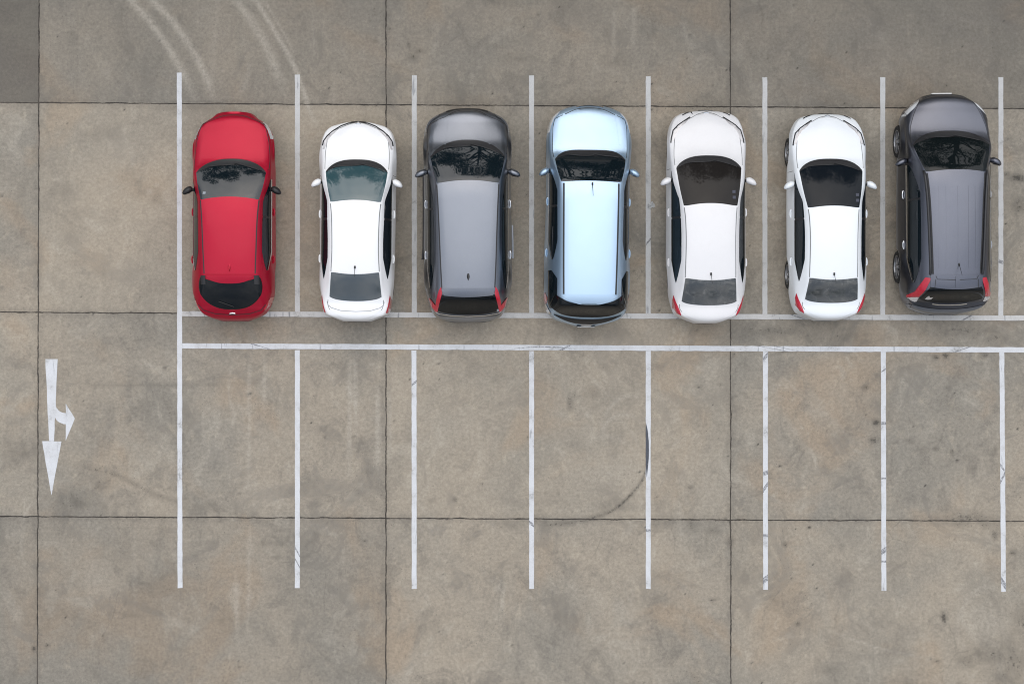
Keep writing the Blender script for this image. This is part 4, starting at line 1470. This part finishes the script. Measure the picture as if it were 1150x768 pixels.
# ---- 4: pale blue SUV
BLUE4 = paint('pale_blue_metallic', (0.45, 0.60, 0.755, 1), 0.85, 0.42, 0.01, .03)
d = spec('suv4', 'pale_blue_suv', 'suv', BLUE4, 1.70, cowl_z=1.10, nose_z=.98, glass_bottom_z=1.08, ohF=.92, ohR=1.0, rw=.345, doors=(1.08, .14, -.98), hood_front=(2.215, 1.98), cladding=True, hr=-.80)
d['sw']['more'] = ((d['q1'], d['q0']),)
d['sw']['chrome'] = .012
d['rg'].update(rnd=.06, pb=3.0, pt=3.2, bow=.0, wt=.69, wb=.80, off=.013)
d['q1'] = -2.03
d['rg_mat'] = GLASS_REAR
d['ws'].update(pb=4.5, rnd=.05)
c = Car(d)
c.windows()
c.hood([(.62, 2.10), (.72, 1.98), (.76, 1.75), (.765, 1.4), (.75, 1.17)])
c.roof(d['ws']['yt'] - .012, d['ws']['ytc'] - .012, d['seam'] + .006, d['seam'] + .006, d['ditch'], gap=.03)
c.grid('rear_spoiler', [[(u * lerp(.575, .52, v ** 2), lerp(d['seam'] - .014, lerp(-1.878, -1.73, abs(u) ** 3), v)) for u in np.linspace(-1, 1, 25)] for v in np.linspace(0, 1, 8)], BLUE4, .020, skirt=.03)
for sd in (1, -1):
    c.grid('hood_crease', [[(sd * (lerp(.535, .63, v) + du), lerp(2.10, 1.45, v)) for du in (-.02, 0, .02)] for v in np.linspace(0, 1, 14)], BLUE4, .010, skirt=.01)
c.mirror_poly('headlight', [(.885, 1.70), (.86, 1.87), (.80, 2.03), (.66, 2.16), (.60, 2.185), (.64, 2.11), (.74, 1.99), (.79, 1.86), (.83, 1.70)], LENS)
c.grid('grille_bar', [[(u * .28, 2.315 - .055 * u * u - .035 * v) for u in np.linspace(-1, 1, 17)] for v in np.linspace(0, 1, 3)], CHROME, .012)
c.mirror_poly('tail_light', [(.875, -1.62), (.90, -1.70), (.885, -1.86), (.845, -1.86), (.83, -1.75)], RED_LENS, off=.008)
c.mirror_poly('reversing_light', [(.885, -1.87), (.84, -1.99), (.775, -2.075), (.755, -2.06), (.80, -1.98), (.845, -1.87)], PALE_LENS, off=.014)
c.grid('bumper_insert', [[(u * .70, lerp(-2.175 + .10 * abs(u) ** 2.2, -2.275 + .19 * abs(u) ** 2.2, v)) for u in np.linspace(-1, 1, 25)] for v in np.linspace(0, 1, 5)], BLACK, .010)
c.grid('plate_light', [[(u * lerp(.13, .09, v), lerp(-2.262, -2.312, v)) for u in np.linspace(-1, 1, 9)] for v in np.linspace(0, 1, 4)], SILVER, .016)
c.mirrors(BLUE4)
c.handles()
c.wheels()
c.mast(0.02, d['ant'], True, .26)
c.grille(.50, .62, .78, 1)
c.grille(.55, .30, .44, 1, 'lower_grille')
c.plates(.50, .60, rear=True)
c.place(-.8)
tag(c.root, 'pale blue SUV with black wraparound rear window and matching blue roof', 'car', 'cars parked in a row')

# ---- 7: dark SUV with rails
GREY7 = paint('graphite_metallic', (0.12, 0.127, 0.155, 1), 1.0, 0.35, 0.03, .10)
STEEL = paint('steel_bumper_paint', (0.15, 0.17, 0.21, 1), 0.6, 0.4, 0.04, .05)
d = spec('suv7', 'grey_suv', 'suv', GREY7, 1.66, ohF=.965, ohR=1.02, rw=.345, poke=-.02, doors=(1.12, .06, -1.05), hood_front=(2.27, 2.16), cladding=True, hr=-.86)
d['sw']['chrome'] = .018
d['ws_mat'] = glass('suv_glass', (0.006, 0.009, 0.010, 1), 1.36)
d['rg']['rnd'] = .02
d['rg_mat'] = GLASS_REAR
c = Car(d)
c.windows()
c.hood([(.515, 2.18), (.60, 2.03), (.70, 1.82), (.79, 1.48), (.80, 1.22)])
c.roof(d['ws']['yt'] - .01, d['ws']['ytc'] - .014, d['seam'] + .008, d['seam'] + .008, d['ditch'], gap=.03)
df = pchip(d['ditch'])
for x in (-.36, -.22, .02, .24, .38):
    c.grid('roof_rib', [[(x * (1 - .0 * v) + du, lerp(.30, -1.38, v)) for du in (-.016, 0, .016)] for v in np.linspace(0, 1, 40)], GREY7, .0105, skirt=.007)
for sd in (1, -1):
    bm = bmesh.new()
    pts = []
    for t in np.linspace(0, 1, 26):
        y = lerp(.62, -1.50, t)
        q, n = c.down(sd * (df(y) + .052), y)
        lift = .05 * min(1, min(t, 1 - t) / .05) ** .5
        pts.append(q + Vector((0, 0, lift - .012)))
    bm_tube(bm, pts, [.03] * 26, 10)
    from_bm('roof_rail', bm, TRIM, c.root, angle=60)
c.grid('rear_spoiler', [[(u * .525, lerp(d['seam'] - .016, -1.80 + .05 * u * u, v)) for u in np.linspace(-1, 1, 21)] for v in np.linspace(0, 1, 9)], GREY7, .022, skirt=.03)
c.strips('spoiler_seam', [[(0, -1.615), (.40, -1.60), (.43, -1.53)], [(.43, -1.60), (.44, -1.77)]], .012, GAP, .026)
c.grid('brake_light_housing', [[(x, y) for x in np.linspace(-.04, .04, 5)] for y in np.linspace(-1.55, -1.77, 7)], GREY7, .036, skirt=.016)
c.mirror_poly('headlight', [(.50, 2.20), (.53, 2.17), (.66, 2.00), (.845, 1.82), (.872, 1.84), (.868, 1.95), (.76, 2.07)], LENS)
c.mirror_poly('tail_light', [(.51, -1.575), (.62, -1.56), (.70, -1.70), (.77, -1.84), (.865, -1.90), (.86, -1.945), (.68, -1.945), (.60, -1.80)], RED_LENS, off=.012)
c.mirror_poly('reversing_light', [(.68, -1.95), (.855, -1.952), (.80, -2.01), (.73, -2.045), (.69, -2.04)], PALE_LENS, off=.010)
c.strips('chrome_strip', [[(0, -2.115), (.22, -2.11), (.36, -2.09)]], .022, CHROME, .010, skirt=.012)
c.grid('bumper_step', [[(u * .82, lerp(-2.20 + .12 * abs(u) ** 2.4, -2.285 + .16 * abs(u) ** 2.4, v)) for u in np.linspace(-1, 1, 27)] for v in np.linspace(0, 1, 5)], STEEL, .008)
c.mirrors(GREY7)
c.handles(CHROME)
c.wheels(6)
c.mast(0.03, d['ant'], True, .22)
c.poly('window_sticker', [(-.55, -1.99), (-.50, -2.0), (-.42, -2.0), (-.40, -1.95), (-.46, -1.96), (-.50, -1.925), (-.53, -1.95)], PALE_LENS, .010, cuts=2)
c.grille(.45, .60, .74, 1)
c.grille(.55, .30, .44, 1, 'lower_grille')
c.grille(.60, .26, .40, -1, 'bumper_insert')
c.plates(.47, .66, front=True, w=.42, th=.045)
c.place(.4)
tag(c.root, 'dark grey SUV with black roof rails and ribbed roof in the rightmost bay', 'car', 'cars parked in a row')

# ---- a scrap of litter on the ground
rng = random.Random(5)
bm = bmesh.new()
N = 7
vs = [[bm.verts.new((lerp(-.06, .06, i / (N - 1)) + rng.uniform(-.012, .012), lerp(-.045, .045, j / (N - 1)) + rng.uniform(-.012, .012), .008 + rng.uniform(0, .010))) for i in range(N)] for j in range(N)]
for j in range(N - 1):
    for i in range(N - 1):
        bm.faces.new((vs[j][i], vs[j][i + 1], vs[j + 1][i + 1], vs[j + 1][i]))
bmesh.ops.solidify(bm, geom=bm.faces[:], thickness=.002)
o = from_bm('paper_scrap', bm, plain('white_paper', (.75, .75, .74, 1), .8), None, False)
o.location = (P(731, 231)[0], P(731, 231)[1], 0.003)
o.scale = (1.25, 1.25, 1.0)
o.rotation_euler = (0, 0, .5)
tag(o, 'small white scrap of litter beside the off-white sedan, near its left door mirror', 'litter')

# ------------------------------------------------------------------ trees along the top side of the lot; the windshields mirror them
BARK = plain('bark', (0.08, 0.06, 0.045, 1), 0.9)
def leaf_material():
    t = NT('tree_leaves')
    n = t.noise(t.obj(), 0.7, 4)
    t.l.new(t.mix(t.smooth(n, .3, .7), (0.022, 0.045, 0.014, 1), (0.06, 0.095, 0.028, 1)), t.b.inputs['Base Color'])
    t.b.inputs['Roughness'].default_value = 0.6
    return t.m
LEAF = leaf_material()
def make_tree(seed, h, rad):
    rng = random.Random(seed)
    root = bpy.data.objects.new('broadleaf_tree', None)
    COL.objects.link(root)
    bm = bmesh.new()
    bm_tube(bm, [(0, 0, 0), (.05, .02, h * .2), (-.05, .1, h * .42), (.0, .0, h * .7)], [.34, .26, .2, .07], 10)
    tips = []
    for k in range(20):
        a, z0 = rng.uniform(0, 6.28), h * rng.uniform(.16, .60)
        L = rad * rng.uniform(.55, .95)
        e = (math.cos(a) * L, math.sin(a) * L, z0 + h * rng.uniform(.08, .34))
        bm_tube(bm, [(0, 0, z0), (e[0] * .5, e[1] * .5, lerp(z0, e[2], .62)), e], [.11, .07, .025], 6)
        tips.append(e)
    tips += [(rng.uniform(-.5, .5) * rad, rng.uniform(-.5, .5) * rad, h * rng.uniform(.7, .95)) for _ in range(12)]
    for k in range(14):
        a, L = rng.uniform(0, 6.28), rad * rng.uniform(.35, .95)
        tips.append((math.cos(a) * L, math.sin(a) * L, h * rng.uniform(.10, .30)))
    from_bm('trunk', bm, BARK, root)
    bm = bmesh.new()
    for e in tips:
        r = rad * rng.uniform(.26, .46)
        for _ in range(240):
            d_ = Vector((rng.gauss(0, 1), rng.gauss(0, 1), rng.gauss(0, .8))).normalized() * (r * rng.random() ** .4)
            c_ = Vector(e) + d_
            u = Vector((rng.gauss(0, 1), rng.gauss(0, 1), rng.gauss(0, 1))).normalized()
            v = u.orthogonal().normalized()
            s_ = rng.uniform(.09, .2)
            bm.faces.new([bm.verts.new(c_ + u * s_), bm.verts.new(c_ + v * s_ * .5), bm.verts.new(c_ - u * s_), bm.verts.new(c_ - v * s_ * .5)])
    me = bpy.data.meshes.new('crown')
    bm.to_mesh(me)
    bm.free()
    link('crown', me, LEAF, root, False)
    return root
protos = [make_tree(3, 13.0, 3.6), make_tree(8, 15.0, 4.2)]
for i, (x, y, k, rz, sc) in enumerate([(-9.5, 17.5, 0, 0, .92), (0.2, 18.5, 1, 0, .9), (4.8, 17.5, 0, 2.1, 1.05), (8.6, 18.5, 1, 1.0, 1.0), (13.2, 18.0, 0, 4.0, 1.1), (-4.6, 19.5, 1, 3.0, .72), (3.2, -17.5, 0, 1.4, .95), (7.6, -19.0, 1, 2.6, .8), (11.6, -18.0, 0, 5.0, .85)]):
    if i < 2:
        t_ = protos[i]
    else:
        t_ = protos[k].copy()
        COL.objects.link(t_)
        for ch in protos[k].children:
            c2 = ch.copy()
            COL.objects.link(c2)
            c2.parent = t_
    t_.location = (x, y, 0)
    t_.rotation_euler = (0, 0, rz)
    t_.scale = (sc, sc, sc)
    if y > 0:
        tag(t_, 'leafy green tree beyond the top of the lot, mirrored in the windshields', 'tree', 'trees beyond the top of the lot')
    else:
        tag(t_, 'leafy green tree beyond the bottom of the lot, mirrored in the rear windows', 'tree', 'trees beyond the bottom of the lot')
